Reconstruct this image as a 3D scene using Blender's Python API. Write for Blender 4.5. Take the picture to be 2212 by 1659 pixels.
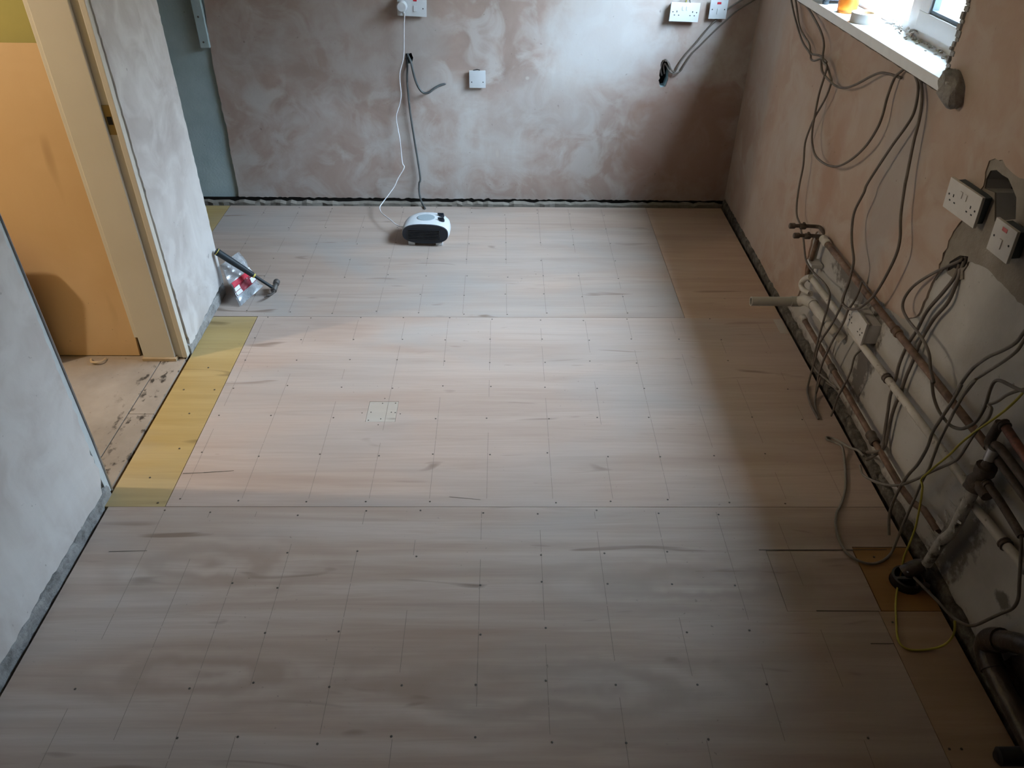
import bpy, bmesh, math, random
from mathutils import Vector, Matrix
from mathutils.geometry import tessellate_polygon

# ---------------------------------------------------------------- clear
for o in list(bpy.data.objects):
    bpy.data.objects.remove(o, do_unlink=True)
scene = bpy.context.scene
COL = scene.collection

# ---------------------------------------------------------------- camera
CAM_M = ((0.999913, 0.002851, 0.012844), (-0.008640, -0.593971, 0.804440), (0.009923, -0.804482, -0.593895))
cam_data = bpy.data.cameras.new('camera')
cam = bpy.data.objects.new('camera', cam_data)
COL.objects.link(cam)
cam_data.sensor_fit = 'HORIZONTAL'
cam_data.sensor_width = 36.0
cam_data.lens = 36.0 * 1676.0 / 2212.0
cam_data.clip_start = 0.02
_x = Vector((CAM_M[0][0], CAM_M[1][0], CAM_M[2][0]))
_d = Vector((CAM_M[0][1], CAM_M[1][1], CAM_M[2][1]))
_f = Vector((CAM_M[0][2], CAM_M[1][2], CAM_M[2][2]))
_m = Matrix((_x, -_d, -_f)).transposed().to_4x4()
_m.translation = Vector((0, 0, 1.84))
cam.matrix_world = _m
scene.camera = cam

# ---------------------------------------------------------------- colour management
scene.view_settings.view_transform = 'Standard'
scene.view_settings.look = 'None'
scene.view_settings.exposure = 0.0
scene.view_settings.gamma = 1.0
scene.view_settings.use_curve_mapping = False

# light transport kept short: matt room, few bounces matter
scene.cycles.max_bounces = 7
scene.cycles.diffuse_bounces = 3
scene.cycles.caustics_reflective = False
scene.cycles.caustics_refractive = False

# ---------------------------------------------------------------- sky
world = bpy.data.worlds.new('sky')
scene.world = world
world.use_nodes = True
_nt = world.node_tree
_bg = _nt.nodes['Background']
_bg.inputs['Color'].default_value = (0.735, 0.95, 1.215, 1)
# overcast sky: three times brighter overhead than at the horizon
_tc = _nt.nodes.new('ShaderNodeTexCoord')
_sx = _nt.nodes.new('ShaderNodeSeparateXYZ')
_nt.links.new(_tc.outputs['Generated'], _sx.inputs[0])
_mr = _nt.nodes.new('ShaderNodeMapRange')
_mr.inputs['From Min'].default_value = 0.0
_mr.inputs['From Max'].default_value = 1.0
_mr.inputs['To Min'].default_value = 1.0 / 3.0 * 74.0
_mr.inputs['To Max'].default_value = 1.0 * 74.0
_nt.links.new(_sx.outputs['Z'], _mr.inputs['Value'])
_nt.links.new(_mr.outputs[0], _bg.inputs['Strength'])


def link(o, parent=None):
    COL.objects.link(o)
    if parent is not None:
        o.parent = parent
    return o


def portal(name, loc, rot, sx, sy):
    d = bpy.data.lights.new(name, 'AREA')
    d.shape = 'RECTANGLE'
    d.size, d.size_y = sx, sy
    d.cycles.is_portal = True
    o = bpy.data.objects.new(name, d)
    o.location = loc
    o.rotation_euler = rot
    link(o)
    return o


# daylight enters through the kitchen window
portal('window_portal', (1.47, 3.13, 1.79), (0, math.radians(90), 0), 1.08, 1.52)

# ceiling lamp of the hall behind the partition
_l = bpy.data.lights.new('hall_lamp_light', 'POINT')
_l.energy = 86
_l.color = (1.0, 0.86, 0.69)
_l.shadow_soft_size = 0.05
HALL_LAMP = bpy.data.objects.new('hall_lamp_light', _l)
HALL_LAMP.location = (-2.84, 1.97, 2.1)
link(HALL_LAMP)

# ---------------------------------------------------------------- measured runs (metres)
CABLES = {
    'cable_knot_a': (0.0042, [(1.27, 3.7631, 1.1976), (1.2688, 3.7315, 1.1764), (1.2675, 3.6315, 1.1241), (1.2663, 3.4928, 1.0692), (1.265, 3.3701, 1.0493), (1.2637, 3.3409, 1.0346), (1.2625, 3.2976, 1.0388), (1.2612, 3.219, 1.0665), (1.26, 3.1623, 1.0659)]),
    'cable_long_down': (0.0042, [(1.275, 3.7287, 1.1992), (1.2732, 3.6847, 1.1805), (1.2715, 3.568, 1.106), (1.2697, 3.4201, 1.0768), (1.2679, 3.3657, 1.0504), (1.2662, 3.261, 1.0668), (1.2647, 3.1851, 1.0602), (1.2638, 3.1083, 1.0301), (1.2629, 3.0801, 1.0129), (1.2621, 3.0946, 0.95), (1.2612, 3.1487, 0.8641), (1.2603, 3.1735, 0.8066), (1.2582, 3.182, 0.7389), (1.2556, 3.1399, 0.6642), (1.2529, 3.124, 0.5837), (1.2503, 3.0993, 0.5153), (1.2476, 3.059, 0.4732), (1.245, 2.9952, 0.4603), (1.2415, 2.9537, 0.444), (1.2379, 2.9095, 0.4354), (1.2344, 2.8368, 0.3882), (1.2309, 2.7697, 0.3815), (1.2274, 2.6847, 0.3917), (1.225, 2.5951, 0.4063), (1.225, 2.5321, 0.4019), (1.225, 2.5134, 0.3671), (1.225, 2.5131, 0.256), (1.225, 2.5092, 0.1671), (1.225, 2.4994, 0.1111), (1.2256, 2.4744, 0.0969), (1.2265, 2.4461, 0.098), (1.2274, 2.3597, 0.1228), (1.2282, 2.2662, 0.1491), (1.2291, 2.3559, 0.1116), (1.23, 2.2644, 0.1485)]),
    'cable_sill_loop': (0.0044, [(1.275, 3.7115, 1.1978), (1.2717, 3.5432, 1.1935), (1.2683, 3.4151, 1.1716), (1.265, 3.3024, 1.1449), (1.2617, 3.2361, 1.1142), (1.2583, 3.2125, 1.0784), (1.255, 3.1827, 1.0608), (1.2542, 3.1372, 1.0556), (1.2533, 3.1363, 1.0143), (1.2525, 3.1443, 0.9485), (1.2517, 3.1335, 0.8644), (1.2508, 3.1189, 0.811), (1.25, 3.087, 0.772), (1.2508, 3.0266, 0.7436), (1.2517, 2.9263, 0.7492), (1.2525, 2.8427, 0.7698), (1.2533, 2.7734, 0.8024), (1.2542, 2.695, 0.8606), (1.255, 2.631, 0.9272), (1.26, 2.602, 0.9906), (1.265, 2.6005, 1.0356), (1.27, 2.6142, 1.0933), (1.275, 2.6127, 1.1539), (1.28, 2.5917, 1.1802), (1.285, 2.5743, 1.1983)]),
    'cable_short_sag': (0.0044, [(1.255, 3.2103, 1.0623), (1.256, 3.1753, 1.0293), (1.257, 3.105, 1.0185), (1.258, 3.0193, 1.0171), (1.259, 2.9377, 1.0317), (1.26, 2.8541, 1.0666), (1.265, 2.7681, 1.1161), (1.27, 2.7129, 1.1435), (1.275, 2.6583, 1.1542), (1.28, 2.6273, 1.1571), (1.285, 2.5889, 1.1604)]),
    'cable_pair_loop': (0.0047, [(1.285, 2.5252, 1.1941), (1.2806, 2.4913, 1.1896), (1.2762, 2.455, 1.1762), (1.2719, 2.4274, 1.1474), (1.2675, 2.4112, 1.1017), (1.2631, 2.4245, 1.0561), (1.2588, 2.4599, 0.9908), (1.2544, 2.5067, 0.8954), (1.25, 2.5382, 0.8207), (1.2456, 2.5338, 0.7922), (1.2413, 2.5524, 0.7157), (1.2369, 2.5262, 0.6623), (1.2325, 2.4818, 0.6225), (1.2281, 2.4276, 0.5883), (1.225, 2.412, 0.5447), (1.225, 2.4099, 0.4984), (1.225, 2.4181, 0.456), (1.225, 2.4104, 0.4277), (1.225, 2.3517, 0.438), (1.2281, 2.2975, 0.4731), (1.2325, 2.2659, 0.5128), (1.2369, 2.241, 0.5579), (1.2413, 2.2224, 0.6229), (1.2456, 2.2076, 0.7165), (1.25, 2.2243, 0.7725), (1.2544, 2.2708, 0.8273), (1.2588, 2.3107, 0.907), (1.2631, 2.326, 0.9355), (1.2675, 2.3577, 1.03), (1.2719, 2.3748, 1.0928), (1.2762, 2.4036, 1.1443), (1.2806, 2.4511, 1.1839), (1.285, 2.493, 1.1892)]),
    'cable_to_floor_loop': (0.0042, [(1.222, 2.4061, 0.5479), (1.222, 2.4085, 0.4724), (1.222, 2.4082, 0.418), (1.222, 2.435, 0.3227), (1.222, 2.4839, 0.2085), (1.222, 2.4827, 0.1227), (1.222, 2.4833, 0.0586), (1.222, 2.4795, 0.0093), (1.2094, 2.4483, 0.0052), (1.1952, 2.3691, 0.0052), (1.1943, 2.2864, 0.0052), (1.1963, 2.273, 0.0052), (1.2102, 2.3551, 0.0052), (1.2322, 2.4182, 0.017), (1.235, 2.437, 0.0842)]),
    'cable_behind_pipe': (0.0042, [(1.24, 2.3529, 0.5459), (1.237, 2.3471, 0.5074), (1.234, 2.3546, 0.4606), (1.231, 2.368, 0.4201), (1.228, 2.3705, 0.3631), (1.225, 2.3922, 0.2922), (1.225, 2.4151, 0.2061), (1.225, 2.4248, 0.1381), (1.225, 2.4196, 0.0792), (1.225, 2.404, 0.0267), (1.225, 2.4062, 0.1011)]),
    'cable_from_hole_curl': (0.0045, [(1.31, 1.9766, 0.8288), (1.2996, 1.969, 0.8265), (1.2893, 2.0062, 0.7857), (1.2789, 2.0502, 0.7358), (1.2689, 2.0934, 0.6756), (1.2611, 2.1064, 0.6259), (1.2533, 2.084, 0.6008), (1.2456, 2.0278, 0.5966), (1.2387, 1.95, 0.6029), (1.234, 1.8851, 0.603), (1.2293, 1.837, 0.5937), (1.2247, 1.8018, 0.572), (1.2229, 1.7606, 0.5506), (1.225, 1.7745, 0.5471), (1.227, 1.7441, 0.5144), (1.2291, 1.7066, 0.4957), (1.2288, 1.6636, 0.4942), (1.2267, 1.6251, 0.502), (1.2247, 1.5862, 0.5245), (1.2226, 1.5632, 0.5493), (1.2244, 1.5445, 0.5834), (1.2278, 1.542, 0.6329), (1.2311, 1.5538, 0.6701), (1.2345, 1.5589, 0.6978), (1.2361, 1.5466, 0.7137), (1.2374, 1.511, 0.7263), (1.2387, 1.4799, 0.736), (1.24, 1.4452, 0.7522)]),
    'cable_from_hole_left': (0.0055, [(1.33, 2.0009, 0.827), (1.3131, 1.9859, 0.822), (1.2962, 1.9597, 0.7807), (1.2847, 1.9674, 0.7242), (1.284, 2.0066, 0.6379), (1.2833, 2.0202, 0.5583), (1.283, 2.0386, 0.4921), (1.283, 2.0438, 0.417), (1.283, 2.0335, 0.361), (1.283, 2.0413, 0.3284), (1.283, 2.0311, 0.3371), (1.283, 2.0289, 0.2975), (1.283, 2.0059, 0.2358), (1.283, 1.9848, 0.1762), (1.271, 1.9489, 0.1433), (1.253, 1.9353, 0.1355), (1.235, 1.9649, 0.1069)]),
    'cable_from_hole_right': (0.0055, [(1.33, 1.9917, 0.8358), (1.3141, 1.9725, 0.833), (1.2982, 1.9456, 0.7884), (1.2849, 1.9282, 0.7161), (1.2842, 1.9619, 0.6374), (1.2835, 1.9804, 0.555), (1.283, 1.981, 0.4809), (1.283, 1.985, 0.4068), (1.283, 1.9809, 0.3467), (1.283, 1.9771, 0.3593), (1.283, 1.9822, 0.3194), (1.283, 1.9848, 0.2991), (1.283, 1.9813, 0.2461), (1.283, 1.9675, 0.1907), (1.283, 1.9568, 0.1512), (1.2689, 1.9447, 0.1322), (1.2519, 1.9527, 0.0976), (1.235, 1.9551, 0.0803)]),
    'cable_curve_upper': (0.0046, [(1.26, 1.5592, 0.8853), (1.2537, 1.5633, 0.8456), (1.2474, 1.5651, 0.814), (1.2411, 1.5868, 0.7761), (1.2347, 1.6163, 0.736), (1.2295, 1.6429, 0.6842), (1.2274, 1.6569, 0.6312), (1.2253, 1.6619, 0.5832), (1.2232, 1.6503, 0.6232), (1.2211, 1.6555, 0.5591), (1.22, 1.6691, 0.4817), (1.22, 1.6763, 0.4351), (1.22, 1.6717, 0.3807), (1.22, 1.6804, 0.3126), (1.22, 1.6994, 0.2549), (1.22, 1.7124, 0.1966), (1.22, 1.7161, 0.1456), (1.22, 1.715, 0.0982), (1.22, 1.704, 0.06), (1.22, 1.6725, 0.0179)]),
    'cable_floor_ring': (0.0042, [(1.26, 1.5519, 0.8678), (1.2534, 1.5515, 0.8305), (1.2468, 1.5488, 0.8017), (1.2401, 1.5658, 0.7587), (1.2335, 1.5994, 0.6985), (1.2269, 1.6214, 0.6529), (1.2236, 1.6262, 0.6103), (1.2218, 1.6063, 0.6735), (1.2199, 1.6195, 0.6241), (1.218, 1.6261, 0.563), (1.2161, 1.6267, 0.5084), (1.215, 1.629, 0.4426), (1.215, 1.6244, 0.3805), (1.215, 1.622, 0.3487), (1.215, 1.6268, 0.2965), (1.215, 1.6264, 0.2252), (1.215, 1.6264, 0.1411), (1.215, 1.6239, 0.061), (1.2059, 1.6108, 0.0052), (1.1612, 1.5765, 0.0052), (1.1236, 1.5678, 0.0052), (1.0909, 1.5809, 0.0052), (1.0677, 1.6119, 0.0052), (1.0626, 1.6666, 0.0052), (1.0734, 1.7283, 0.0052), (1.0958, 1.7824, 0.0052), (1.1169, 1.8114, 0.0052), (1.1539, 1.8739, 0.0052), (1.1809, 1.9389, 0.0052), (1.2093, 2.0296, 0.0052), (1.22, 2.0922, 0.0182), (1.213, 2.1316, 0.0052), (1.1897, 2.1471, 0.0052), (1.1909, 2.1627, 0.0052), (1.2194, 2.1503, 0.0052), (1.22, 2.0517, 0.0535), (1.22, 1.9933, 0.0894), (1.22, 1.9512, 0.1015)]),
    'earth_wire': (0.003, [(1.25, 1.4634, 0.7779), (1.2436, 1.4659, 0.7399), (1.2371, 1.4717, 0.7018), (1.2307, 1.4888, 0.6501), (1.2243, 1.5106, 0.6001), (1.2179, 1.5264, 0.5611), (1.2114, 1.5453, 0.5069), (1.205, 1.5577, 0.4566), (1.205, 1.5852, 0.3951), (1.205, 1.6054, 0.347), (1.205, 1.6196, 0.3077), (1.205, 1.602, 0.2939), (1.205, 1.5818, 0.2471), (1.205, 1.5602, 0.1779), (1.205, 1.5541, 0.1183), (1.205, 1.5521, 0.0627), (1.205, 1.5487, 0.0475), (1.205, 1.5354, 0.0079), (1.1767, 1.4883, 0.004), (1.1421, 1.42, 0.004), (1.1201, 1.3624, 0.004), (1.1021, 1.3107, 0.004), (1.1011, 1.2821, 0.004), (1.1221, 1.2662, 0.004), (1.1689, 1.2679, 0.004), (1.205, 1.2702, 0.0183), (1.205, 1.2564, 0.07), (1.205, 1.2612, 0.1021), (1.205, 1.2753, 0.1211)]),
    'cable_grey_hook': (0.0042, [(1.26, 1.4718, 0.7455), (1.2526, 1.4917, 0.7239), (1.2453, 1.5126, 0.6944), (1.2379, 1.5243, 0.6645), (1.2305, 1.5363, 0.6445), (1.2247, 1.5145, 0.6491), (1.2237, 1.5095, 0.6228), (1.2226, 1.5191, 0.5931), (1.2216, 1.5276, 0.5526), (1.2205, 1.5305, 0.5273), (1.22, 1.5387, 0.4656), (1.22, 1.5565, 0.4294), (1.22, 1.608, 0.3531), (1.22, 1.662, 0.2676), (1.22, 1.7172, 0.1919), (1.22, 1.7772, 0.1343), (1.22, 1.8238, 0.0994), (1.22, 1.876, 0.0673), (1.22, 1.9211, 0.0478), (1.22, 1.9513, 0.0609)]),
    'cable_valve_link': (0.0042, [(1.22, 1.5319, 0.0146), (1.2286, 1.461, 0.0327), (1.2371, 1.4028, 0.046), (1.2457, 1.3565, 0.0516), (1.2514, 1.323, 0.0617), (1.2543, 1.2851, 0.0885), (1.2571, 1.2637, 0.1177), (1.26, 1.241, 0.1741), (1.26, 1.2187, 0.2264), (1.26, 1.1993, 0.2717), (1.26, 1.2009, 0.3083), (1.26, 1.2225, 0.3442), (1.26, 1.2473, 0.3842), (1.26, 1.2736, 0.4263), (1.26, 1.2858, 0.4394)]),
    'cable_low_socket': (0.0036, [(1.27, 2.2491, 0.3412), (1.2573, 2.2528, 0.3247), (1.2447, 2.2511, 0.3004), (1.232, 2.2229, 0.2574), (1.2307, 2.2323, 0.1864), (1.2293, 2.2451, 0.1353), (1.228, 2.2284, 0.2004), (1.228, 2.2437, 0.1284), (1.228, 2.2454, 0.0752), (1.228, 2.2471, 0.0369)]),
    'white_flex': (0.0026, [(-0.4921, 4.225, 1.0237), (-0.4979, 4.2282, 0.9802), (-0.4957, 4.2314, 1.0127), (-0.5035, 4.2346, 0.9259), (-0.5098, 4.2378, 0.8449), (-0.5189, 4.241, 0.7949), (-0.5389, 4.2442, 0.7356), (-0.543, 4.2462, 0.6843), (-0.5423, 4.2478, 0.6192), (-0.5546, 4.2494, 0.5661), (-0.5772, 4.248, 0.504), (-0.573, 4.2448, 0.4371), (-0.5667, 4.2416, 0.3833), (-0.5614, 4.2336, 0.2555), (-0.5517, 4.2208, 0.2284), (-0.5884, 4.208, 0.1712), (-0.6105, 4.188, 0.13), (-0.6454, 4.156, 0.091), (-0.6759, 4.124, 0.0595), (-0.6864, 4.084, 0.0506), (-0.6707, 4.02, 0.0492), (-0.635, 3.956, 0.0522), (-0.6002, 3.896, 0.0577), (-0.5703, 3.864, 0.0489), (-0.5398, 3.832, 0.0513), (-0.5083, 3.8, 0.0735)]),
    'grey_cable_down': (0.0055, [(-0.504, 4.3, 0.8138), (-0.508, 4.2864, 0.8005), (-0.5019, 4.2729, 0.7622), (-0.505, 4.262, 0.7144), (-0.5071, 4.262, 0.6717), (-0.5056, 4.262, 0.6111), (-0.5023, 4.262, 0.5271), (-0.4961, 4.262, 0.4503), (-0.4894, 4.262, 0.3769), (-0.4696, 4.2594, 0.1654), (-0.4772, 4.2551, 0.1223), (-0.4795, 4.2509, 0.0788), (-0.4741, 4.2429, 0.0365), (-0.4641, 4.2339, 0.0097), (-0.4429, 4.1709, 0.0065)]),
    'grey_cable_loop': (0.006, [(-0.4931, 4.3, 0.8139), (-0.4976, 4.28, 0.8145), (-0.4804, 4.26, 0.7822), (-0.4713, 4.249, 0.7391), (-0.4609, 4.247, 0.6932), (-0.4454, 4.245, 0.6553), (-0.4249, 4.247, 0.6312), (-0.3985, 4.249, 0.6286), (-0.3669, 4.257, 0.6483), (-0.3361, 4.271, 0.6619), (-0.3055, 4.285, 0.6669)]),
    'hole_cable_upper': (0.0042, [(0.8493, 4.31, 0.7121), (0.8363, 4.2971, 0.7452), (0.8402, 4.2843, 0.7865), (0.8539, 4.2714, 0.8002), (0.8681, 4.2646, 0.7832), (0.89, 4.2637, 0.75), (0.908, 4.2629, 0.7461), (0.928, 4.262, 0.7927), (0.964, 4.262, 0.8468), (1.0008, 4.262, 0.8919), (1.0504, 4.262, 0.9605), (1.1044, 4.261, 1.0201), (1.1402, 4.259, 1.0557), (1.1965, 4.257, 1.0911), (1.2579, 4.255, 1.1185)]),
    'hole_cable_lower': (0.0042, [(0.8616, 4.31, 0.7208), (0.8499, 4.2952, 0.7586), (0.8537, 4.2805, 0.7792), (0.8777, 4.2657, 0.7452), (0.9051, 4.262, 0.7336), (0.9344, 4.262, 0.7466), (0.9485, 4.262, 0.7719), (0.9834, 4.2625, 0.8345), (1.021, 4.2634, 0.8755), (1.08, 4.2643, 0.9403), (1.1313, 4.2642, 0.9923), (1.1851, 4.2612, 1.0441), (1.2411, 4.2581, 1.0798), (1.2922, 4.255, 1.115)]),
}
PIPES = {
    'pipe_top': (0.0115, [(1.272, 2.813, 0.4882), (1.272, 2.4889, 0.5008), (1.272, 2.1211, 0.5142), (1.272, 1.7532, 0.5188), (1.272, 1.7389, 0.5066), (1.272, 1.609, 0.5075), (1.272, 1.5238, 0.514)]),
    'pipe_mid': (0.0125, [(1.265, 2.8098, 0.315), (1.265, 2.61, 0.3282), (1.265, 2.4354, 0.3284), (1.265, 2.2512, 0.3453), (1.265, 2.0614, 0.3568), (1.265, 2.0178, 0.3424), (1.265, 1.8676, 0.3598), (1.265, 1.7433, 0.3704), (1.265, 1.6296, 0.3801), (1.265, 1.5251, 0.3807)]),
    'pipe_low': (0.0105, [(1.262, 2.7853, 0.1431), (1.262, 2.6105, 0.1506), (1.262, 2.4267, 0.1555), (1.262, 2.2311, 0.1575), (1.262, 2.1582, 0.1289), (1.262, 2.012, 0.1285), (1.262, 1.9297, 0.1355), (1.262, 1.8166, 0.1309), (1.262, 1.7742, 0.1324), (1.262, 1.697, 0.1407), (1.262, 1.6335, 0.1717), (1.262, 1.5761, 0.1751), (1.262, 1.5405, 0.1759)]),
    'pipe_v1': (0.009, [(1.262, 2.8363, 0.4739), (1.262, 2.8392, 0.4228), (1.262, 2.8405, 0.3685), (1.262, 2.8419, 0.3129)]),
    'pipe_v2': (0.006, [(1.28, 2.8503, 0.4585), (1.28, 2.8517, 0.3988), (1.28, 2.8495, 0.3396), (1.28, 2.8438, 0.2747)]),
    'u_bend': (0.0115, [(1.255, 2.7876, 0.327), (1.255, 2.8332, 0.296), (1.255, 2.8592, 0.2598), (1.255, 2.8396, 0.2456), (1.255, 2.7864, 0.2569), (1.255, 2.7472, 0.2732)]),
    'waste_run': (0.019, [(1.235, 2.7363, 0.2516), (1.245, 2.6751, 0.2629), (1.25, 2.508, 0.2713), (1.29, 2.4556, 0.2423)]),
    'vpipe': (0.0125, [(1.262, 1.5115, 0.6068), (1.262, 1.5152, 0.5367), (1.262, 1.4861, 0.528), (1.262, 1.4911, 0.4811)]),
    'r_upper': (0.0115, [(1.265, 1.5083, 0.6094), (1.265, 1.4506, 0.6034), (1.265, 1.3528, 0.5931)]),
    'r_mid': (0.0115, [(1.262, 1.4946, 0.547), (1.262, 1.4727, 0.5548), (1.262, 1.4189, 0.5544), (1.262, 1.3078, 0.5528)]),
    'r_mid2': (0.0105, [(1.272, 1.5013, 0.5146), (1.272, 1.4278, 0.5125), (1.272, 1.2945, 0.5108)]),
    'r_low': (0.0105, [(1.262, 1.4634, 0.4439), (1.262, 1.4148, 0.4474), (1.262, 1.3459, 0.4423), (1.262, 1.2849, 0.4365)]),
    'r_cream': (0.0125, [(1.278, 1.4953, 0.3386), (1.278, 1.4072, 0.3495), (1.278, 1.3282, 0.3563), (1.278, 1.295, 0.3618), (1.278, 1.236, 0.365)]),
    'stop_cream': (0.0165, [(1.255, 1.4809, 0.3987), (1.255, 1.4808, 0.349), (1.255, 1.4825, 0.3002), (1.255, 1.4824, 0.2386), (1.255, 1.5036, 0.1755), (1.255, 1.5097, 0.1168), (1.255, 1.5159, 0.0659)]),
    'valve': (0.02, [(1.258, 1.4812, 0.4863), (1.258, 1.4811, 0.4628), (1.258, 1.4863, 0.4301), (1.258, 1.4845, 0.4034)]),
}
EDGES_RIGHT = {
    'plaster_edge': [(3.097, 0.022), (2.979, 0.075), (2.959, 0.139), (2.934, 0.244), (2.964, 0.317), (2.966, 0.402), (2.932, 0.461), (2.796, 0.479), (2.541, 0.486), (2.321, 0.496), (2.183, 0.522), (2.129, 0.534), (2.066, 0.583), (2.054, 0.656), (2.05, 0.723), (2.045, 0.787), (2.049, 0.849), (2.036, 0.897), (2.0, 0.97), (1.998, 1.018), (1.988, 1.041), (2.002, 1.073), (2.004, 1.104), (1.983, 1.118), (1.951, 1.126), (1.928, 1.117), (1.88, 1.113), (1.842, 1.118)],
    'cement_low': [(2.047, 0.72), (2.025, 0.771), (2.008, 0.772), (1.939, 0.821), (1.932, 0.842), (1.884, 0.858), (1.859, 0.864), (1.804, 0.865), (1.736, 0.864), (1.652, 0.863), (1.599, 0.861)],
    'hole_top': [(1.988, 1.083), (1.965, 1.094), (1.934, 1.092), (1.906, 1.094), (1.871, 1.079), (1.846, 1.067), (1.816, 1.022), (1.891, 0.982), (1.936, 1.043), (1.984, 1.035), (1.992, 1.058)],
    'hole_cable': [(2.012, 0.8), (1.977, 0.839), (1.94, 0.854), (1.931, 0.83), (1.938, 0.809), (1.925, 0.791), (1.951, 0.773), (2.004, 0.766)],
}
EDGES_BACK = {
    'hole_b': [(0.83, 0.771), (0.838, 0.798), (0.87, 0.792), (0.884, 0.763), (0.879, 0.72), (0.88, 0.695), (0.869, 0.66), (0.847, 0.655), (0.829, 0.694)],
    'hole_a': [(-0.51, 0.819), (-0.477, 0.822), (-0.469, 0.798), (-0.476, 0.777), (-0.499, 0.765), (-0.509, 0.777)],
    'blue_edge': [(-1.53, 0.025), (-1.524, 0.081), (-1.526, 0.15), (-1.525, 0.258), (-1.518, 0.415), (-1.522, 0.54), (-1.521, 0.661), (-1.518, 0.789), (-1.515, 0.835), (-1.509, 0.935), (-1.499, 1.064), (-1.494, 1.127)],
}

# ---------------------------------------------------------------- mesh helpers
RX = 1.295      # finished face of the right wall
BY = 4.28       # finished face of the back wall
LX = -1.30      # finished face of the left wall


class MB:
    def __init__(self):
        self.bm = bmesh.new()

    def box(self, a, b, bevel=0.0):
        x0, y0, z0 = a
        x1, y1, z1 = b
        bm = self.bm
        v = [bm.verts.new(p) for p in ((x0, y0, z0), (x1, y0, z0), (x1, y1, z0), (x0, y1, z0), (x0, y0, z1), (x1, y0, z1), (x1, y1, z1), (x0, y1, z1))]
        fs = [bm.faces.new([v[i] for i in q]) for q in ((3, 2, 1, 0), (4, 5, 6, 7), (0, 1, 5, 4), (1, 2, 6, 5), (2, 3, 7, 6), (3, 0, 4, 7))]
        if bevel > 0:
            es = {e for f in fs for e in f.edges}
            bmesh.ops.bevel(bm, geom=list(es), offset=bevel, segments=2, profile=0.7, affect='EDGES')
        return self

    def tube(self, pts, r, seg=8, caps=True, sub=0, squash=1.0):
        pts = [Vector(p) for p in pts]
        if sub:
            pts = smooth(pts, sub)
        n = len(pts)
        rr = r if isinstance(r, (list, tuple)) else [r] * n
        if len(rr) != n:
            rr = [rr[0] + (rr[-1] - rr[0]) * i / (n - 1) for i in range(n)] if len(rr) == 2 else [rr[min(len(rr) - 1, int(i * len(rr) / n))] for i in range(n)]
        t0 = (pts[1] - pts[0]).normalized()
        nrm = t0.orthogonal().normalized()
        prev_t = t0
        rings = []
        for i in range(n):
            if i == 0:
                t = t0
            elif i == n - 1:
                t = (pts[-1] - pts[-2]).normalized()
            else:
                t = (pts[i + 1] - pts[i - 1])
                t = t.normalized() if t.length > 1e-9 else prev_t
            q = prev_t.rotation_difference(t)
            nrm = (q @ nrm)
            nrm = (nrm - t * nrm.dot(t)).normalized()
            b = t.cross(nrm)
            prev_t = t
            ring = []
            for k in range(seg):
                a = 2 * math.pi * k / seg
                ring.append(self.bm.verts.new(pts[i] + (nrm * math.cos(a) + b * math.sin(a) * squash) * rr[i]))
            rings.append(ring)
        for i in range(n - 1):
            for k in range(seg):
                self.bm.faces.new((rings[i][k], rings[i][(k + 1) % seg], rings[i + 1][(k + 1) % seg], rings[i + 1][k]))
        if caps:
            self.bm.faces.new(list(reversed(rings[0])))
            self.bm.faces.new(rings[-1])
        return self

    def lathe(self, prof, origin=(0, 0, 0), axis='Z', seg=24):
        o = Vector(origin)
        rings = []
        for r, h in prof:
            ring = []
            for k in range(seg):
                a = 2 * math.pi * k / seg
                c, s = math.cos(a) * r, math.sin(a) * r
                p = {'Z': (c, s, h), 'X': (h, c, s), 'Y': (c, h, s)}[axis]
                ring.append(self.bm.verts.new(o + Vector(p)))
            rings.append(ring)
        for i in range(len(rings) - 1):
            for k in range(seg):
                self.bm.faces.new((rings[i][k], rings[i][(k + 1) % seg], rings[i + 1][(k + 1) % seg], rings[i + 1][k]))
        self.bm.faces.new(list(reversed(rings[0])))
        self.bm.faces.new(rings[-1])
        return self

    def loft(self, rings):
        vr = [[self.bm.verts.new(p) for p in r] for r in rings]
        n = len(vr[0])
        for i in range(len(vr) - 1):
            for k in range(n):
                self.bm.faces.new((vr[i][k], vr[i][(k + 1) % n], vr[i + 1][(k + 1) % n], vr[i + 1][k]))
        self.bm.faces.new(list(reversed(vr[0])))
        self.bm.faces.new(vr[-1])
        return self

    def prism(self, loops, fmap, t0, t1):
        """polygon with holes; fmap(u, v, t) -> world"""
        flat = [p for lp in loops for p in lp]
        tris = tessellate_polygon([[Vector((u, v, 0)) for u, v in lp] for lp in loops])
        for t in (t0, t1):
            vs = [self.bm.verts.new(fmap(u, v, t)) for u, v in flat]
            for tri in tris:
                if len(set(tri)) == 3:
                    try:
                        self.bm.faces.new([vs[i] for i in tri])
                    except ValueError:
                        pass
        for lp in loops:
            a = [self.bm.verts.new(fmap(u, v, t0)) for u, v in lp]
            b = [self.bm.verts.new(fmap(u, v, t1)) for u, v in lp]
            for i in range(len(lp)):
                j = (i + 1) % len(lp)
                self.bm.faces.new((a[i], a[j], b[j], b[i]))
        return self

    def build(self, name, material, parent=None, smooth_shade=False, weld=False):
        bm = self.bm
        if weld:
            bmesh.ops.remove_doubles(bm, verts=bm.verts, dist=1e-5)
        bmesh.ops.recalc_face_normals(bm, faces=bm.faces)
        me = bpy.data.meshes.new(name)
        bm.to_mesh(me)
        bm.free()
        if material is not None:
            me.materials.append(material)
        if smooth_shade:
            me.polygons.foreach_set('use_smooth', [True] * len(me.polygons))
            try:
                me.set_sharp_from_angle(angle=math.radians(45))
            except Exception:
                pass
        o = bpy.data.objects.new(name, me)
        link(o, parent)
        return o


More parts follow.
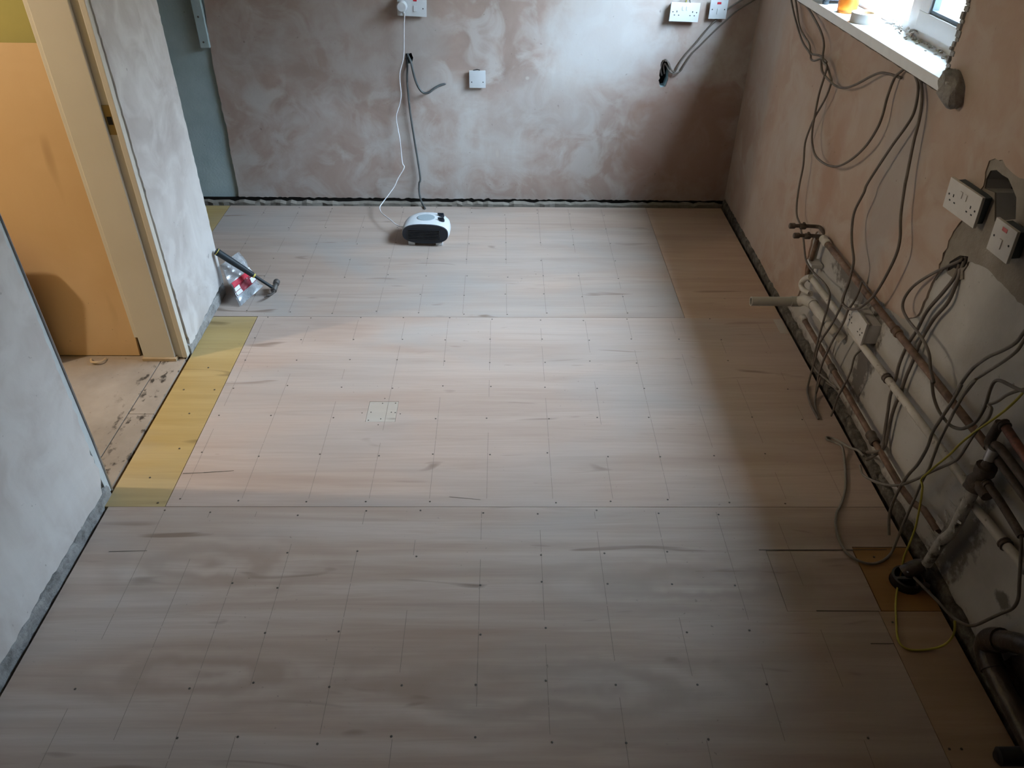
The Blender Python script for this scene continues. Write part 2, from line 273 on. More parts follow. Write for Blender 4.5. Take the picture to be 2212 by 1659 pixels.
def smooth(pts, sub):
    out = []
    n = len(pts)
    for i in range(n - 1):
        p0 = pts[max(i - 1, 0)]
        p1, p2 = pts[i], pts[i + 1]
        p3 = pts[min(i + 2, n - 1)]
        for k in range(sub):
            t = k / sub
            t2, t3 = t * t, t * t * t
            out.append(0.5 * ((2 * p1) + (-p0 + p2) * t + (2 * p0 - 5 * p1 + 4 * p2 - p3) * t2 + (-p0 + 3 * p1 - 3 * p2 + p3) * t3))
    out.append(pts[-1])
    return out


def ragged(poly, step, amp, seed, keep=None):
    """subdivide the edges of a closed polygon and push the new points about; keep(p, q) -> edge stays straight"""
    rnd = random.Random(seed)
    out = []
    n = len(poly)
    for i in range(n):
        p, q = poly[i], poly[(i + 1) % n]
        out.append(p)
        L = math.hypot(q[0] - p[0], q[1] - p[1])
        if keep and keep(p, q):
            continue
        k = int(L / step)
        if k < 2:
            continue
        nx, ny = -(q[1] - p[1]) / L, (q[0] - p[0]) / L
        for j in range(1, k):
            t = j / k
            a = rnd.uniform(-amp, amp) * (2.2 if rnd.random() < 0.12 else 1)
            out.append((p[0] + (q[0] - p[0]) * t + nx * a, p[1] + (q[1] - p[1]) * t + ny * a))
    return out


def empty(name, loc=(0, 0, 0), rot=(0, 0, 0)):
    o = bpy.data.objects.new(name, None)
    o.empty_display_size = 0.05
    o.location = loc
    o.rotation_euler = rot
    link(o)
    return o


def tag(o, label, cat, group=None):
    o['label'] = label
    o['category'] = cat
    if group:
        o['group'] = group
    return o


def struct(o, label=None):
    o['kind'] = 'structure'
    if label:
        o['label'] = label
    return o


R_ = math.radians


def on_right(u, v, t):
    return (1.303 - t, u, v)


def on_back(u, v, t):
    return (u, 4.292 - t, v)


def on_left(u, v, t):
    return (-1.310 + t, u, v)


def on_floor(u, v, t):
    return (u, v, t)


# ---------------------------------------------------------------- material helpers
class NT:
    def __init__(self, name, rough=0.6, spec=0.3, metal=0.0):
        self.m = bpy.data.materials.new(name)
        self.m.use_nodes = True
        self.t = self.m.node_tree
        self.b = self.t.nodes['Principled BSDF']
        self.b.inputs['Roughness'].default_value = rough
        self.b.inputs['Specular IOR Level'].default_value = spec
        self.b.inputs['Metallic'].default_value = metal
        tc = self.t.nodes.new('ShaderNodeTexCoord')
        self.P = tc.outputs['Object']

    def put(self, sock, v):
        if hasattr(v, 'node'):
            self.t.links.new(v, sock)
        elif isinstance(v, (tuple, list)) and len(v) == 3 and sock.type == 'RGBA':
            sock.default_value = (*v, 1)
        else:
            sock.default_value = v

    def map(self, scale=(1, 1, 1), loc=(0, 0, 0), rot=(0, 0, 0), vec=None):
        n = self.t.nodes.new('ShaderNodeMapping')
        self.put(n.inputs['Vector'], vec or self.P)
        n.inputs['Location'].default_value = loc
        n.inputs['Rotation'].default_value = rot
        n.inputs['Scale'].default_value = scale
        return n.outputs['Vector']

    def noise(self, scale=5, detail=4, rough=0.55, dist=0.0, vec=None):
        n = self.t.nodes.new('ShaderNodeTexNoise')
        self.put(n.inputs['Vector'], vec or self.P)
        n.inputs['Scale'].default_value = scale
        n.inputs['Detail'].default_value = detail
        n.inputs['Roughness'].default_value = rough
        n.inputs['Distortion'].default_value = dist
        return n.outputs['Fac']

    def wave(self, scale, dist, detail=2, vec=None, direction='Y', dscale=1.0):
        n = self.t.nodes.new('ShaderNodeTexWave')
        self.put(n.inputs['Vector'], vec or self.P)
        n.bands_direction = direction
        n.inputs['Scale'].default_value = scale
        n.inputs['Distortion'].default_value = dist
        n.inputs['Detail'].default_value = detail
        n.inputs['Detail Scale'].default_value = dscale
        return n.outputs['Fac']

    def ramp(self, fac, stops):
        n = self.t.nodes.new('ShaderNodeValToRGB')
        self.put(n.inputs['Fac'], fac)
        e = n.color_ramp.elements
        while len(e) < len(stops):
            e.new(0.5)
        for i, (p, c) in enumerate(stops):
            e[i].position = p
            c = (c, c, c) if not isinstance(c, (tuple, list)) else c
            e[i].color = (*c, 1)
        return n.outputs['Color']

    def mix(self, fac, a, b, blend='MIX'):
        n = self.t.nodes.new('ShaderNodeMix')
        n.data_type = 'RGBA'
        n.blend_type = blend
        self.put(n.inputs['Factor'], fac)
        self.put(n.inputs['A'] if False else n.inputs[6], a)
        self.put(n.inputs[7], b)
        return n.outputs[2]

    def math(self, op, a, b=0.0, clamp=False):
        n = self.t.nodes.new('ShaderNodeMath')
        n.operation = op
        n.use_clamp = clamp
        self.put(n.inputs[0], a)
        self.put(n.inputs[1], b)
        return n.outputs[0]

    def blob(self, centre, radii, rough=0.5, nscale=14, k=2.5):
        """soft noisy spot: 1 inside, 0 outside"""
        s = tuple(1.0 / r for r in radii)
        v = self.map(scale=s, loc=tuple(-c * q for c, q in zip(centre, s)))
        n = self.t.nodes.new('ShaderNodeVectorMath')
        n.operation = 'LENGTH'
        self.t.links.new(v, n.inputs[0])
        d = self.math('SUBTRACT', 1.0, n.outputs['Value'])
        nz = self.math('MULTIPLY', self.math('SUBTRACT', self.noise(nscale, 4, 0.6), 0.5), rough * 2)
        return self.math('MULTIPLY', self.math('ADD', d, nz), k, clamp=True)

    def bump(self, h, strength=0.3, dist=0.01):
        n = self.t.nodes.new('ShaderNodeBump')
        n.inputs['Strength'].default_value = strength
        n.inputs['Distance'].default_value = dist
        self.put(n.inputs['Height'], h)
        self.t.links.new(n.outputs['Normal'], self.b.inputs['Normal'])

    def col(self, c):
        self.put(self.b.inputs['Base Color'], c)
        return self

    def done(self, c=None):
        if c is not None:
            self.col(c)
        return self.m


def flat(name, c, rough=0.5, spec=0.4, metal=0.0, var=0.12, scale=30):
    n = NT(name, rough, spec, metal)
    d = tuple(x * (1 - var) for x in c)
    l = tuple(min(1, x * (1 + var * 0.6)) for x in c)
    return n.done(n.ramp(n.noise(scale, 4, 0.6), [(0.3, d), (0.7, l)]))


def plywood(name, light, mid, dark, off=(0, 0), grey=0.35, fig=0.5, rough=0.5, swirls=()):
    n = NT(name, rough, 0.35)
    P = n.map(loc=(off[0], off[1], 0))
    broad = n.noise(1.0, 3, 0.55, 0.4, n.map(scale=(0.9, 6.0, 1), vec=P))
    fine = n.noise(1.0, 5, 0.65, 0.0, n.map(scale=(3.5, 95, 1), vec=P))
    cath = n.wave(0.8, 9.0, 3.0, n.map(scale=(0.40, 2.6, 1), vec=P), 'Y', 1.1)
    c = n.ramp(broad, [(0.28, mid), (0.52, light), (0.75, tuple(x * 1.06 for x in light))])
    c = n.mix(n.math('MULTIPLY', n.ramp(cath, [(0.45, 0.0), (0.9, 1.0)]), fig), c, mid)
    c = n.mix(n.math('MULTIPLY', n.ramp(fine, [(0.42, 1.0), (0.62, 0.0)]), 0.13), c, dark)
    band = n.noise(1.0, 4, 0.6, 1.2, n.map(scale=(1.1, 17.0, 1), loc=(4.0, 2.0, 0), vec=P))
    c = n.mix(n.math('MULTIPLY', n.ramp(band, [(0.50, 0.0), (0.68, 1.0)]), 0.55), c, tuple(x * 0.93 for x in mid))
    c = n.mix(n.math('MULTIPLY', n.ramp(band, [(0.28, 1.0), (0.42, 0.0)]), 0.35), c, tuple(min(1, x * 1.10) for x in light))
    for (cx, cy, rx, ry) in swirls:
        v = n.map(scale=(1 / rx, 1 / ry, 0), loc=(-cx / rx, -cy / ry, 0))
        ln = n.t.nodes.new('ShaderNodeVectorMath')
        ln.operation = 'LENGTH'
        n.t.links.new(v, ln.inputs[0])
        d = n.math('ADD', ln.outputs['Value'], n.math('MULTIPLY', n.noise(2.6, 4, 0.6), 1.1))
        rings = n.math('MULTIPLY', n.math('ADD', n.math('SINE', n.math('MULTIPLY', d, 15.0)), 1.0), 0.5)
        msk = n.math('MULTIPLY', n.math('SUBTRACT', 1.15, ln.outputs['Value'], clamp=True), 0.95)
        c = n.mix(n.math('MULTIPLY', rings, msk, clamp=True), c, tuple(x * 0.88 for x in mid))
    # weathered grey areas
    g = n.ramp(n.noise(1.6, 3, 0.5, 0.6, n.map(scale=(0.8, 1.5, 1), vec=P)), [(0.45, 0.0), (0.7, 1.0)])
    gr = sum(light) / 3 * 0.93
    c = n.mix(n.math('MULTIPLY', g, grey), c, (gr * 1.0, gr * 0.99, gr * 0.95))
    # short dark knots stretched with the grain
    k = n.ramp(n.noise(1.0, 2, 0.5, 0.8, n.map(scale=(2.6, 15, 1), loc=(3.1, 1.7, 0), vec=P)), [(0.665, 0.0), (0.75, 1.0)])
    c = n.mix(n.math('MULTIPLY', k, 0.75), c, tuple(x * 0.75 for x in dark))
    # ground-in dirt specks
    s = n.ramp(n.noise(70, 2, 0.5), [(0.70, 0.0), (0.76, 1.0)])
    s = n.math('MULTIPLY', s, n.ramp(n.noise(2.3, 3, 0.6), [(0.48, 0.0), (0.66, 0.8)]))
    c = n.mix(s, c, (0.16, 0.13, 0.11))
    n.bump(fine, 0.12, 0.002)
    return n.done(c)


def plaster(name, pink, pale, dark, seed=0.0, streak='Z', spots=(), pits=()):
    n = NT(name, 0.75, 0.2)
    P = n.map(loc=(seed, seed * 0.7, seed * 1.3))
    big = n.noise(2.0, 5, 0.6, 0.5, P)
    st = n.noise(1.0, 4, 0.6, 0.3, n.map(scale=(7, 7, 1.3), vec=P))
    c = n.ramp(big, [(0.30, dark), (0.47, pink), (0.66, pale)])
    c = n.mix(n.math('MULTIPLY', n.ramp(st, [(0.38, 0.0), (0.62, 1.0)]), 0.50), c, pink)
    tr = n.noise(6.0, 4, 0.55, 0.9, P)
    c = n.mix(n.math('MULTIPLY', n.ramp(tr, [(0.46, 0.0), (0.64, 1.0)]), 0.7), c, pale)
    for (ce, ra, co, k) in spots:
        c = n.mix(n.math('MULTIPLY', n.blob(ce, ra, 0.55, 5, 2.0), k), c, co)
    sp = n.ramp(n.noise(42, 3, 0.5), [(0.72, 0.0), (0.77, 0.6)])
    c = n.mix(sp, c, tuple(x * 0.6 for x in dark))
    n.bump(n.noise(9, 5, 0.6, 0, P), 0.16, 0.012)
    return n.done(c)


# ---------------------------------------------------------------- materials
M = {}
PINK, PALE, PDARK = (0.43, 0.325, 0.275), (0.57, 0.53, 0.495), (0.33, 0.245, 0.203)
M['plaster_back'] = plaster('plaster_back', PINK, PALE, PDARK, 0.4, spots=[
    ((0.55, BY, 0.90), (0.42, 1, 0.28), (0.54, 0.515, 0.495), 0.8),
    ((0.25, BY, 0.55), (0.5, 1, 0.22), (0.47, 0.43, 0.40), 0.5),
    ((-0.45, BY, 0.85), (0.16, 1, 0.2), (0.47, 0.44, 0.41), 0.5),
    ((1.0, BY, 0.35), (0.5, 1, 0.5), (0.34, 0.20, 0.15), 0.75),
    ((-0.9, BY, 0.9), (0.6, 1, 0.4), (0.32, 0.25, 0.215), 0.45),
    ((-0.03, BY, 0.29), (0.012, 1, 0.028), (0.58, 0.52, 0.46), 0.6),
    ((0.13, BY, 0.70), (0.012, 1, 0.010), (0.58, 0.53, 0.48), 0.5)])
M['plaster_right'] = plaster('plaster_right', (0.45, 0.325, 0.25), (0.50, 0.42, 0.355), (0.37, 0.265, 0.20), 2.1, spots=[
    ((RX, 2.45, 0.85), (1, 0.16, 0.45), (0.40, 0.37, 0.345), 0.6),
    ((RX, 2.95, 0.70), (1, 0.10, 0.30), (0.41, 0.255, 0.185), 0.6),
    ((RX, 2.93, 0.30), (1, 0.07, 0.12), (0.41, 0.24, 0.17), 0.6)])
M['plaster_left'] = plaster('plaster_left', (0.58, 0.53, 0.495), (0.74, 0.71, 0.68), (0.43, 0.375, 0.335), 5.3)
M['plaster_left_far'] = plaster('plaster_left_far', (0.56, 0.515, 0.485), (0.72, 0.69, 0.66), (0.40, 0.355, 0.33), 8.8)
M['plaster_room'] = plaster('plaster_room', (0.34, 0.225, 0.165), (0.38, 0.28, 0.22), (0.28, 0.18, 0.13), 11.0)
M['ceiling'] = flat('ceiling_paint', (0.42, 0.29, 0.22), 0.8, 0.2, var=0.05, scale=4)

n = NT('blue_paint', 0.55, 0.3)
c = n.ramp(n.noise(5, 4), [(0.35, (0.40, 0.52, 0.545)), (0.65, (0.49, 0.61, 0.635))])
c = n.mix(n.ramp(n.noise(60, 3), [(0.72, 0.0), (0.78, 0.8)]), c, (0.12, 0.15, 0.16))
n.bump(n.noise(90, 3, 0.6), 0.25, 0.004)
M['blue_paint'] = n.done(c)

n = NT('old_white_paint', 0.6, 0.3)
c = n.ramp(n.noise(4, 5, 0.6), [(0.3, (0.40, 0.375, 0.335)), (0.65, (0.53, 0.51, 0.475))])
c = n.mix(n.ramp(n.noise(48, 3, 0.6), [(0.68, 0.0), (0.75, 0.7)]), c, (0.20, 0.17, 0.14))
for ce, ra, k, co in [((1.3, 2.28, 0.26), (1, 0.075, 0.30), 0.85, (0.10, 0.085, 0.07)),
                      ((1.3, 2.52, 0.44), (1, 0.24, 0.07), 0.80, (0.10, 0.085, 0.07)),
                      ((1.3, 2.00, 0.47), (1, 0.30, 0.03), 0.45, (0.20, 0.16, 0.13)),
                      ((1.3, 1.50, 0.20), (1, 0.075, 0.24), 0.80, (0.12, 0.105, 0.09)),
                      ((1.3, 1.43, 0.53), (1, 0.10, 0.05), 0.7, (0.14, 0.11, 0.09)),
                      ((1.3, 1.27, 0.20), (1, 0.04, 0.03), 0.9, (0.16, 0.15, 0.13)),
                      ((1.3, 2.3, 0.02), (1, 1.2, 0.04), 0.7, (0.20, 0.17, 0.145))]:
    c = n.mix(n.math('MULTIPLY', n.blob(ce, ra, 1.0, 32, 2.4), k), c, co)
n.bump(n.noise(22, 5, 0.65), 0.25, 0.006)
M['old_white'] = n.done(c)

n = NT('cement_render', 0.9, 0.1)
c = n.ramp(n.noise(9, 6, 0.65), [(0.3, (0.215, 0.185, 0.15)), (0.7, (0.33, 0.295, 0.25))])
n.bump(n.noise(55, 5, 0.7), 0.6, 0.006)
M['cement'] = n.done(c)
n = NT('crumbling_mortar', 0.95, 0.1)
c = n.ramp(n.noise(24, 6, 0.7), [(0.30, (0.05, 0.043, 0.037)), (0.52, (0.14, 0.125, 0.105)), (0.76, (0.30, 0.275, 0.24))])
n.bump(n.noise(50, 5, 0.7), 0.9, 0.008)
M['mortar'] = n.done(c)
M['ledge_pale'] = (lambda n: (n.bump(n.noise(50, 5, 0.7), 0.9, 0.008), n.done(n.ramp(n.noise(20, 6, 0.7), [(0.30, (0.16, 0.155, 0.145)), (0.5, (0.34, 0.33, 0.315)), (0.76, (0.46, 0.45, 0.43))])))[1])(NT('pale_broken_plaster', 0.95, 0.1))
M['void'] = flat('dark_void', (0.018, 0.016, 0.014), 0.9, 0.05)

M['ply_mid'] = plywood('plywood_mid', (0.525, 0.413, 0.346), (0.441, 0.327, 0.264), (0.297, 0.205, 0.154), (0, 0), 0.45, 0.22, 0.5)
M['ply_back'] = plywood('plywood_back', (0.485, 0.377, 0.312), (0.401, 0.294, 0.232), (0.267, 0.186, 0.139), (5.2, 2.1), 0.5, 0.30)
M['ply_front'] = plywood('plywood_front', (0.556, 0.441, 0.367), (0.424, 0.302, 0.233), (0.275, 0.184, 0.134), (9.4, 7.3), 0.32, 0.5, 0.5, [(-0.86, 1.57, 0.42, 0.16), (0.62, 1.50, 0.6, 0.14), (0.15, 1.15, 0.9, 0.16), (-0.75, 1.2, 0.5, 0.12)])
M['ply_side'] = plywood('plywood_side', (0.510, 0.356, 0.244), (0.440, 0.299, 0.193), (0.320, 0.204, 0.129), (2.2, 4.4), 0.15, 0.3)
M['ply_back_side'] = plywood('plywood_back_side', (0.520, 0.371, 0.275), (0.443, 0.301, 0.211), (0.309, 0.197, 0.135), (2.2, 4.4), 0.2, 0.35)
M['ply_patch'] = plywood('plywood_patch', (0.540, 0.475, 0.400), (0.490, 0.410, 0.335), (0.330, 0.260, 0.200), (1.2, 8.4), 0.4, 0.2)
M['ply_yellow'] = plywood('yellow_ply', (0.500, 0.355, 0.145), (0.420, 0.285, 0.100), (0.280, 0.185, 0.070), (7.7, 0.3), 0.38, 0.4)
M['ply_orange'] = plywood('orange_ply', (0.408, 0.218, 0.074), (0.342, 0.169, 0.051), (0.224, 0.109, 0.039), (3.7, 6.3), 0.05, 0.3)
M['ply_hall'] = plywood('hall_ply', (0.640, 0.455, 0.260), (0.580, 0.385, 0.200), (0.440, 0.270, 0.130), (0.7, 3.3), 0.0, 0.35, 0.45)
n = NT('dusty_hall_boards', 0.8, 0.2)
c = n.ramp(n.noise(4, 5, 0.6), [(0.3, (0.27, 0.225, 0.18)), (0.7, (0.40, 0.34, 0.28))])
c = n.mix(n.math('MULTIPLY', n.ramp(n.noise(26, 3, 0.6, 0, n.map(scale=(1, 0.6, 1))), [(0.55, 0.0), (0.64, 1.0)]),
                 n.blob((-1.33, 2.3, 0), (0.16, 0.55, 1), 0.7, 6, 3)), c, (0.06, 0.05, 0.04))
c = n.mix(n.ramp(n.noise(50, 2, 0.5), [(0.70, 0.0), (0.75, 0.7)]), c, (0.20, 0.16, 0.13))
M['hall_boards'] = n.done(c)

M['pencil'] = flat('pencil_line', (0.27, 0.22, 0.185), 0.8, 0.1, var=0.25, scale=60)
M['screw'] = flat('screw_head', (0.10, 0.085, 0.07), 0.5, 0.4, 0.3)
M['cream'] = (lambda n: (n.bump(n.noise(70, 3), 0.1, 0.003), n.done(n.mix(n.math('MULTIPLY', n.ramp(n.noise(26, 4, 0.6), [(0.60, 0.0), (0.66, 1.0)]), n.blob((-1.39, 2.66, 0.0), (0.3, 0.3, 0.20), 0.5, 9, 2)), n.ramp(n.noise(3, 3), [(0.3, (0.66, 0.62, 0.535)), (0.7, (0.72, 0.68, 0.595))]), (0.10, 0.08, 0.06))))[1])(NT('cream_gloss', 0.35, 0.5))
M['green_wall'] = flat('green_hall_paint', (0.42, 0.38, 0.13), 0.7, 0.2, var=0.06, scale=4)
M['white_board'] = flat('white_board', (0.62, 0.66, 0.66), 0.5, 0.3, var=0.08)
M['plastic_white'] = flat('white_plastic', (0.62, 0.64, 0.65), 0.35, 0.5, var=0.03)
M['plastic_worn'] = flat('aged_white_plastic', (0.66, 0.63, 0.585), 0.45, 0.4, var=0.08, scale=18)
M['upvc'] = flat('white_upvc', (0.80, 0.82, 0.84), 0.3, 0.5, var=0.02)
M['sill'] = flat('white_sill', (0.78, 0.79, 0.79), 0.4, 0.4, var=0.05, scale=20)
M['dark'] = flat('dark_slot', (0.02, 0.02, 0.022), 0.6, 0.3)
M['box_dark'] = flat('galvanised_box', (0.10, 0.13, 0.15), 0.5, 0.4, 0.3)
M['red'] = flat('red_neon_lens', (0.62, 0.03, 0.05), 0.3, 0.5)
M['red_faded'] = flat('red_faded_lens', (0.55, 0.10, 0.08), 0.4, 0.5)
M['cable_grey'] = flat('grey_cable_sheath', (0.165, 0.140, 0.118), 0.55, 0.3, var=0.2)
M['cable_slate'] = flat('slate_cable_sheath', (0.085, 0.092, 0.092), 0.5, 0.4, var=0.2)
M['cable_pale'] = flat('dusty_cable_sheath', (0.26, 0.235, 0.205), 0.6, 0.3, var=0.2)
M['cable_white'] = flat('white_flex_sheath', (0.82, 0.82, 0.84), 0.4, 0.4, var=0.03)
M['cable_yg'] = flat('yellow_green_sheath', (0.50, 0.44, 0.07), 0.45, 0.4, var=0.25, scale=9)
n = NT('tarnished_copper', 0.55, 0.4, 0.25)
c = n.ramp(n.noise(20, 5, 0.65), [(0.30, (0.10, 0.065, 0.045)), (0.55, (0.22, 0.135, 0.09)), (0.78, (0.38, 0.30, 0.24))])
n.bump(n.noise(60, 4), 0.3, 0.003)
M['copper'] = n.done(c)
n = NT('dirty_brown_pipe', 0.6, 0.3, 0.15)
c = n.ramp(n.noise(26, 5, 0.65), [(0.30, (0.055, 0.045, 0.036)), (0.58, (0.13, 0.10, 0.08)), (0.80, (0.26, 0.21, 0.17))])
n.bump(n.noise(70, 4), 0.5, 0.004)
M['pipe_brown'] = n.done(c)
n = NT('red_brown_pipe', 0.55, 0.3, 0.2)
M['pipe_red'] = n.done(n.ramp(n.noise(22, 5, 0.65), [(0.35, (0.09, 0.06, 0.05)), (0.6, (0.30, 0.12, 0.085))]))
n = NT('painted_cream_pipe', 0.5, 0.4)
c = n.ramp(n.noise(10, 4, 0.6), [(0.30, (0.46, 0.42, 0.36)), (0.62, (0.62, 0.58, 0.51))])
c = n.mix(n.ramp(n.noise(38, 4, 0.6), [(0.62, 0.0), (0.70, 0.8)]), c, (0.16, 0.125, 0.10))
n.bump(n.noise(60, 4), 0.3, 0.003)
M['pipe_cream'] = n.done(c)
n = NT('flaking_paint_pipe', 0.6, 0.3)
c = n.ramp(n.noise(24, 5, 0.7), [(0.36, (0.10, 0.085, 0.07)), (0.46, (0.42, 0.40, 0.36)), (0.7, (0.62, 0.60, 0.56))])
n.bump(n.noise(40, 4), 0.6, 0.006)
M['pipe_flake'] = n.done(c)
M['waste_grey'] = flat('grey_waste_plastic', (0.46, 0.44, 0.385), 0.45, 0.4, var=0.12, scale=16)
M['waste_rim'] = flat('cut_plastic_rim', (0.70, 0.66, 0.58), 0.5, 0.3)
M['black'] = flat('black_plastic', (0.018, 0.019, 0.022), 0.4, 0.5, var=0.2)
M['heater_black'] = flat('heater_black', (0.014, 0.019, 0.027), 0.3, 0.5, var=0.1)
M['heater_white'] = flat('heater_white', (0.68, 0.71, 0.73), 0.35, 0.5, var=0.02)
M['heater_grey'] = flat('heater_vent_grey', (0.33, 0.39, 0.42), 0.5, 0.3, var=0.1, scale=200)
M['rubber'] = flat('navy_rubber', (0.018, 0.026, 0.032), 0.55, 0.4, var=0.2)
M['yellow'] = flat('yellow_trim', (0.70, 0.58, 0.10), 0.5, 0.4)
M['steel'] = flat('dull_steel', (0.17, 0.16, 0.15), 0.4, 0.5, 0.6)
M['bright_metal'] = flat('bright_metal', (0.55, 0.56, 0.58), 0.3, 0.5, 0.8)
M['label_red'] = flat('red_label', (0.58, 0.04, 0.07), 0.5, 0.3)
M['label_maroon'] = flat('maroon_label', (0.24, 0.015, 0.03), 0.5, 0.3)
M['label_white'] = flat('white_label', (0.78, 0.80, 0.80), 0.5, 0.3, var=0.04)
M['brass'] = flat('tarnished_brass', (0.34, 0.25, 0.11), 0.4, 0.5, 0.6)
M['offcut'] = flat('wood_offcut', (0.52, 0.40, 0.26), 0.7, 0.2)
n = NT('dark_brown_wall', 0.38, 0.5)
n.bump(n.noise(14, 5, 0.6), 0.6, 0.02)
M['brown_patch'] = n.done(n.ramp(n.noise(6, 5, 0.6), [(0.35, (0.028, 0.02, 0.018)), (0.7, (0.075, 0.05, 0.042))]))
n = NT('soil_pipe_brown', 0.3, 0.6)
n.bump(n.noise(40, 4), 0.5, 0.006)
M['soil'] = n.done(n.ramp(n.noise(14, 5, 0.6), [(0.35, (0.026, 0.02, 0.017)), (0.7, (0.07, 0.052, 0.043))]))

n = NT('clear_film', 0.12, 0.5)
tr = n.t.nodes.new('ShaderNodeBsdfTransparent')
tr.inputs['Color'].default_value = (0.90, 0.93, 0.96, 1)
gl = n.t.nodes.new('ShaderNodeBsdfGlossy')
gl.inputs['Roughness'].default_value = 0.28
df = n.t.nodes.new('ShaderNodeBsdfDiffuse')
df.inputs['Color'].default_value = (0.62, 0.68, 0.72, 1)
m1 = n.t.nodes.new('ShaderNodeMixShader')
m2 = n.t.nodes.new('ShaderNodeMixShader')
m1.inputs[0].default_value = 0.16
n.put(m2.inputs[0], n.ramp(n.noise(30, 3, 0.6, 0.5), [(0.35, 0.10), (0.7, 0.34)]))
n.t.links.new(tr.outputs[0], m1.inputs[1]); n.t.links.new(gl.outputs[0], m1.inputs[2])
n.t.links.new(m1.outputs[0], m2.inputs[1]); n.t.links.new(df.outputs[0], m2.inputs[2])
n.t.links.new(m2.outputs[0], n.t.nodes['Material Output'].inputs['Surface'])
M['film'] = n.m

n = NT('window_glass', 0.0, 0.5)
tr = n.t.nodes.new('ShaderNodeBsdfTransparent')
tr.inputs['Color'].default_value = (0.97, 0.985, 0.98, 1)
gl = n.t.nodes.new('ShaderNodeBsdfGlossy')
gl.inputs['Roughness'].default_value = 0.02
m1 = n.t.nodes.new('ShaderNodeMixShader')
m1.inputs[0].default_value = 0.05
n.t.links.new(tr.outputs[0], m1.inputs[1]); n.t.links.new(gl.outputs[0], m1.inputs[2])
n.t.links.new(m1.outputs[0], n.t.nodes['Material Output'].inputs['Surface'])
M['glass'] = n.m

n = NT('orange_bottle', 0.25, 0.5)
n.b.inputs['Transmission Weight'].default_value = 0.55
M['orange'] = n.done(n.ramp(n.noise(12, 3), [(0.3, (0.85, 0.20, 0.02)), (0.7, (0.95, 0.33, 0.04))]))
M['tape'] = flat('tape_roll_paper', (0.70, 0.69, 0.66), 0.6, 0.3, var=0.05)
M['outside'] = flat('outside_brick', (0.30, 0.24, 0.20), 0.8, 0.2, var=0.08, scale=3)
M['soffit'] = flat('soffit_board', (0.60, 0.60, 0.60), 0.7, 0.2, var=0.05, scale=3)
M['grass'] = flat('rough_grass', (0.14, 0.20, 0.07), 0.9, 0.1, var=0.4, scale=8)
M['lampglass'] = flat('lamp_shade', (0.8, 0.78, 0.72), 0.4, 0.4, var=0.03)

# ================================================================ SETTING
# ---- floor: a dark deck under separate sheets
floor = struct(MB().box((-2.25, -2.0, -0.045), (1.33, 4.33, -0.032)).build('floor', M['void']))


def sheet(name, mat, x0, x1, y0, y1, z=0.0, g=0.0009, label=None, thick=0.03):
    o = MB().box((x0 + g, y0 + g, z - thick), (x1 - g, y1 - g, z), 0.0007).build(name, mat, floor)
    if label:
        o['label'] = label
    return o


FE = 1.268        # sheets stop short of the right wall
SEAM1, SEAM2 = 3.0, 1.812
sheet('plywood_sheet', M['ply_back'], -1.565, 0.828, SEAM1, 4.215)
sheet('plywood_sheet', M['ply_back_side'], 0.828, FE, SEAM1, 4.215, -0.0008)
# middle row, cut round the square patch
px0, px1, py0, py1 = -0.511, -0.399, 2.252, 2.376
mid = MB()
mid.prism([[(-1.099, SEAM2 + .0009), (FE, SEAM2 + .0009), (FE, SEAM1 - .0009), (-1.099, SEAM1 - .0009)],
           [(px0, py0), (px0, py1), (px1, py1), (px1, py0)]], on_floor, -0.03, 0.0)
mid.build('plywood_sheet', M['ply_mid'], floor)
sheet('floor_patch', M['ply_patch'], px0, px1, py0, py1, -0.0004, 0.0011, 'small pale square patch let into the middle sheet')
sheet('yellow_strip', M['ply_yellow'], -1.300, -1.101, SEAM2, SEAM1, -0.0012, 0.0014, 'yellow plywood filler strip along the doorway')
sheet('yellow_strip', M['ply_yellow'], -1.80, -1.566, SEAM1, 4.215, -0.0012, 0.0012, 'yellow plywood filler in the far left corner')
# front row
fr = MB()
fr.prism([[(-1.284, -1.95), (1.084, -1.95), (1.084, 1.397), (0.821, 1.397), (0.821, 1.626), (1.095, 1.626), (1.095, 1.640), (FE, 1.640), (FE, SEAM2 - .0009), (-1.284, SEAM2 - .0009)]], on_floor, -0.03, 0.0)
fr.build('plywood_sheet', M['ply_front'], floor)
sheet('floor_patch', M['ply_front'], 0.821, 1.094, 1.397, 1.626, -0.0010, 0.0016, 'rectangular access patch cut into the front sheet')
yp = MB()
ring = [(1.206 + 0.046 * math.cos(a), 1.503 + 0.046 * math.sin(a)) for a in [i * math.pi / 12 for i in range(24)]]
yp.prism([[(1.095, 1.400), (FE, 1.400), (FE, 1.638), (1.095, 1.638)], ring], on_floor, -0.03, -0.0015)
o = yp.build('floor_patch', M['ply_orange'], floor)
o['label'] = 'orange-stained floor piece cut round the waste collar'
sheet('plywood_sheet', M['ply_side'], 1.0845, FE, -1.95, 1.3985, -0.0006, 0.0012, 'tan plywood strip along the right wall')
sheet('floor_patch', M['ply_patch'], 1.226, 1.262, 2.872, 2.99, 0.0008, 0.0, 'tiny pale filler patch by the right wall', 0.02)

# pencil lines and screw heads, too small to pick apart
rnd = random.Random(4)
pl = MB()
sc = MB()


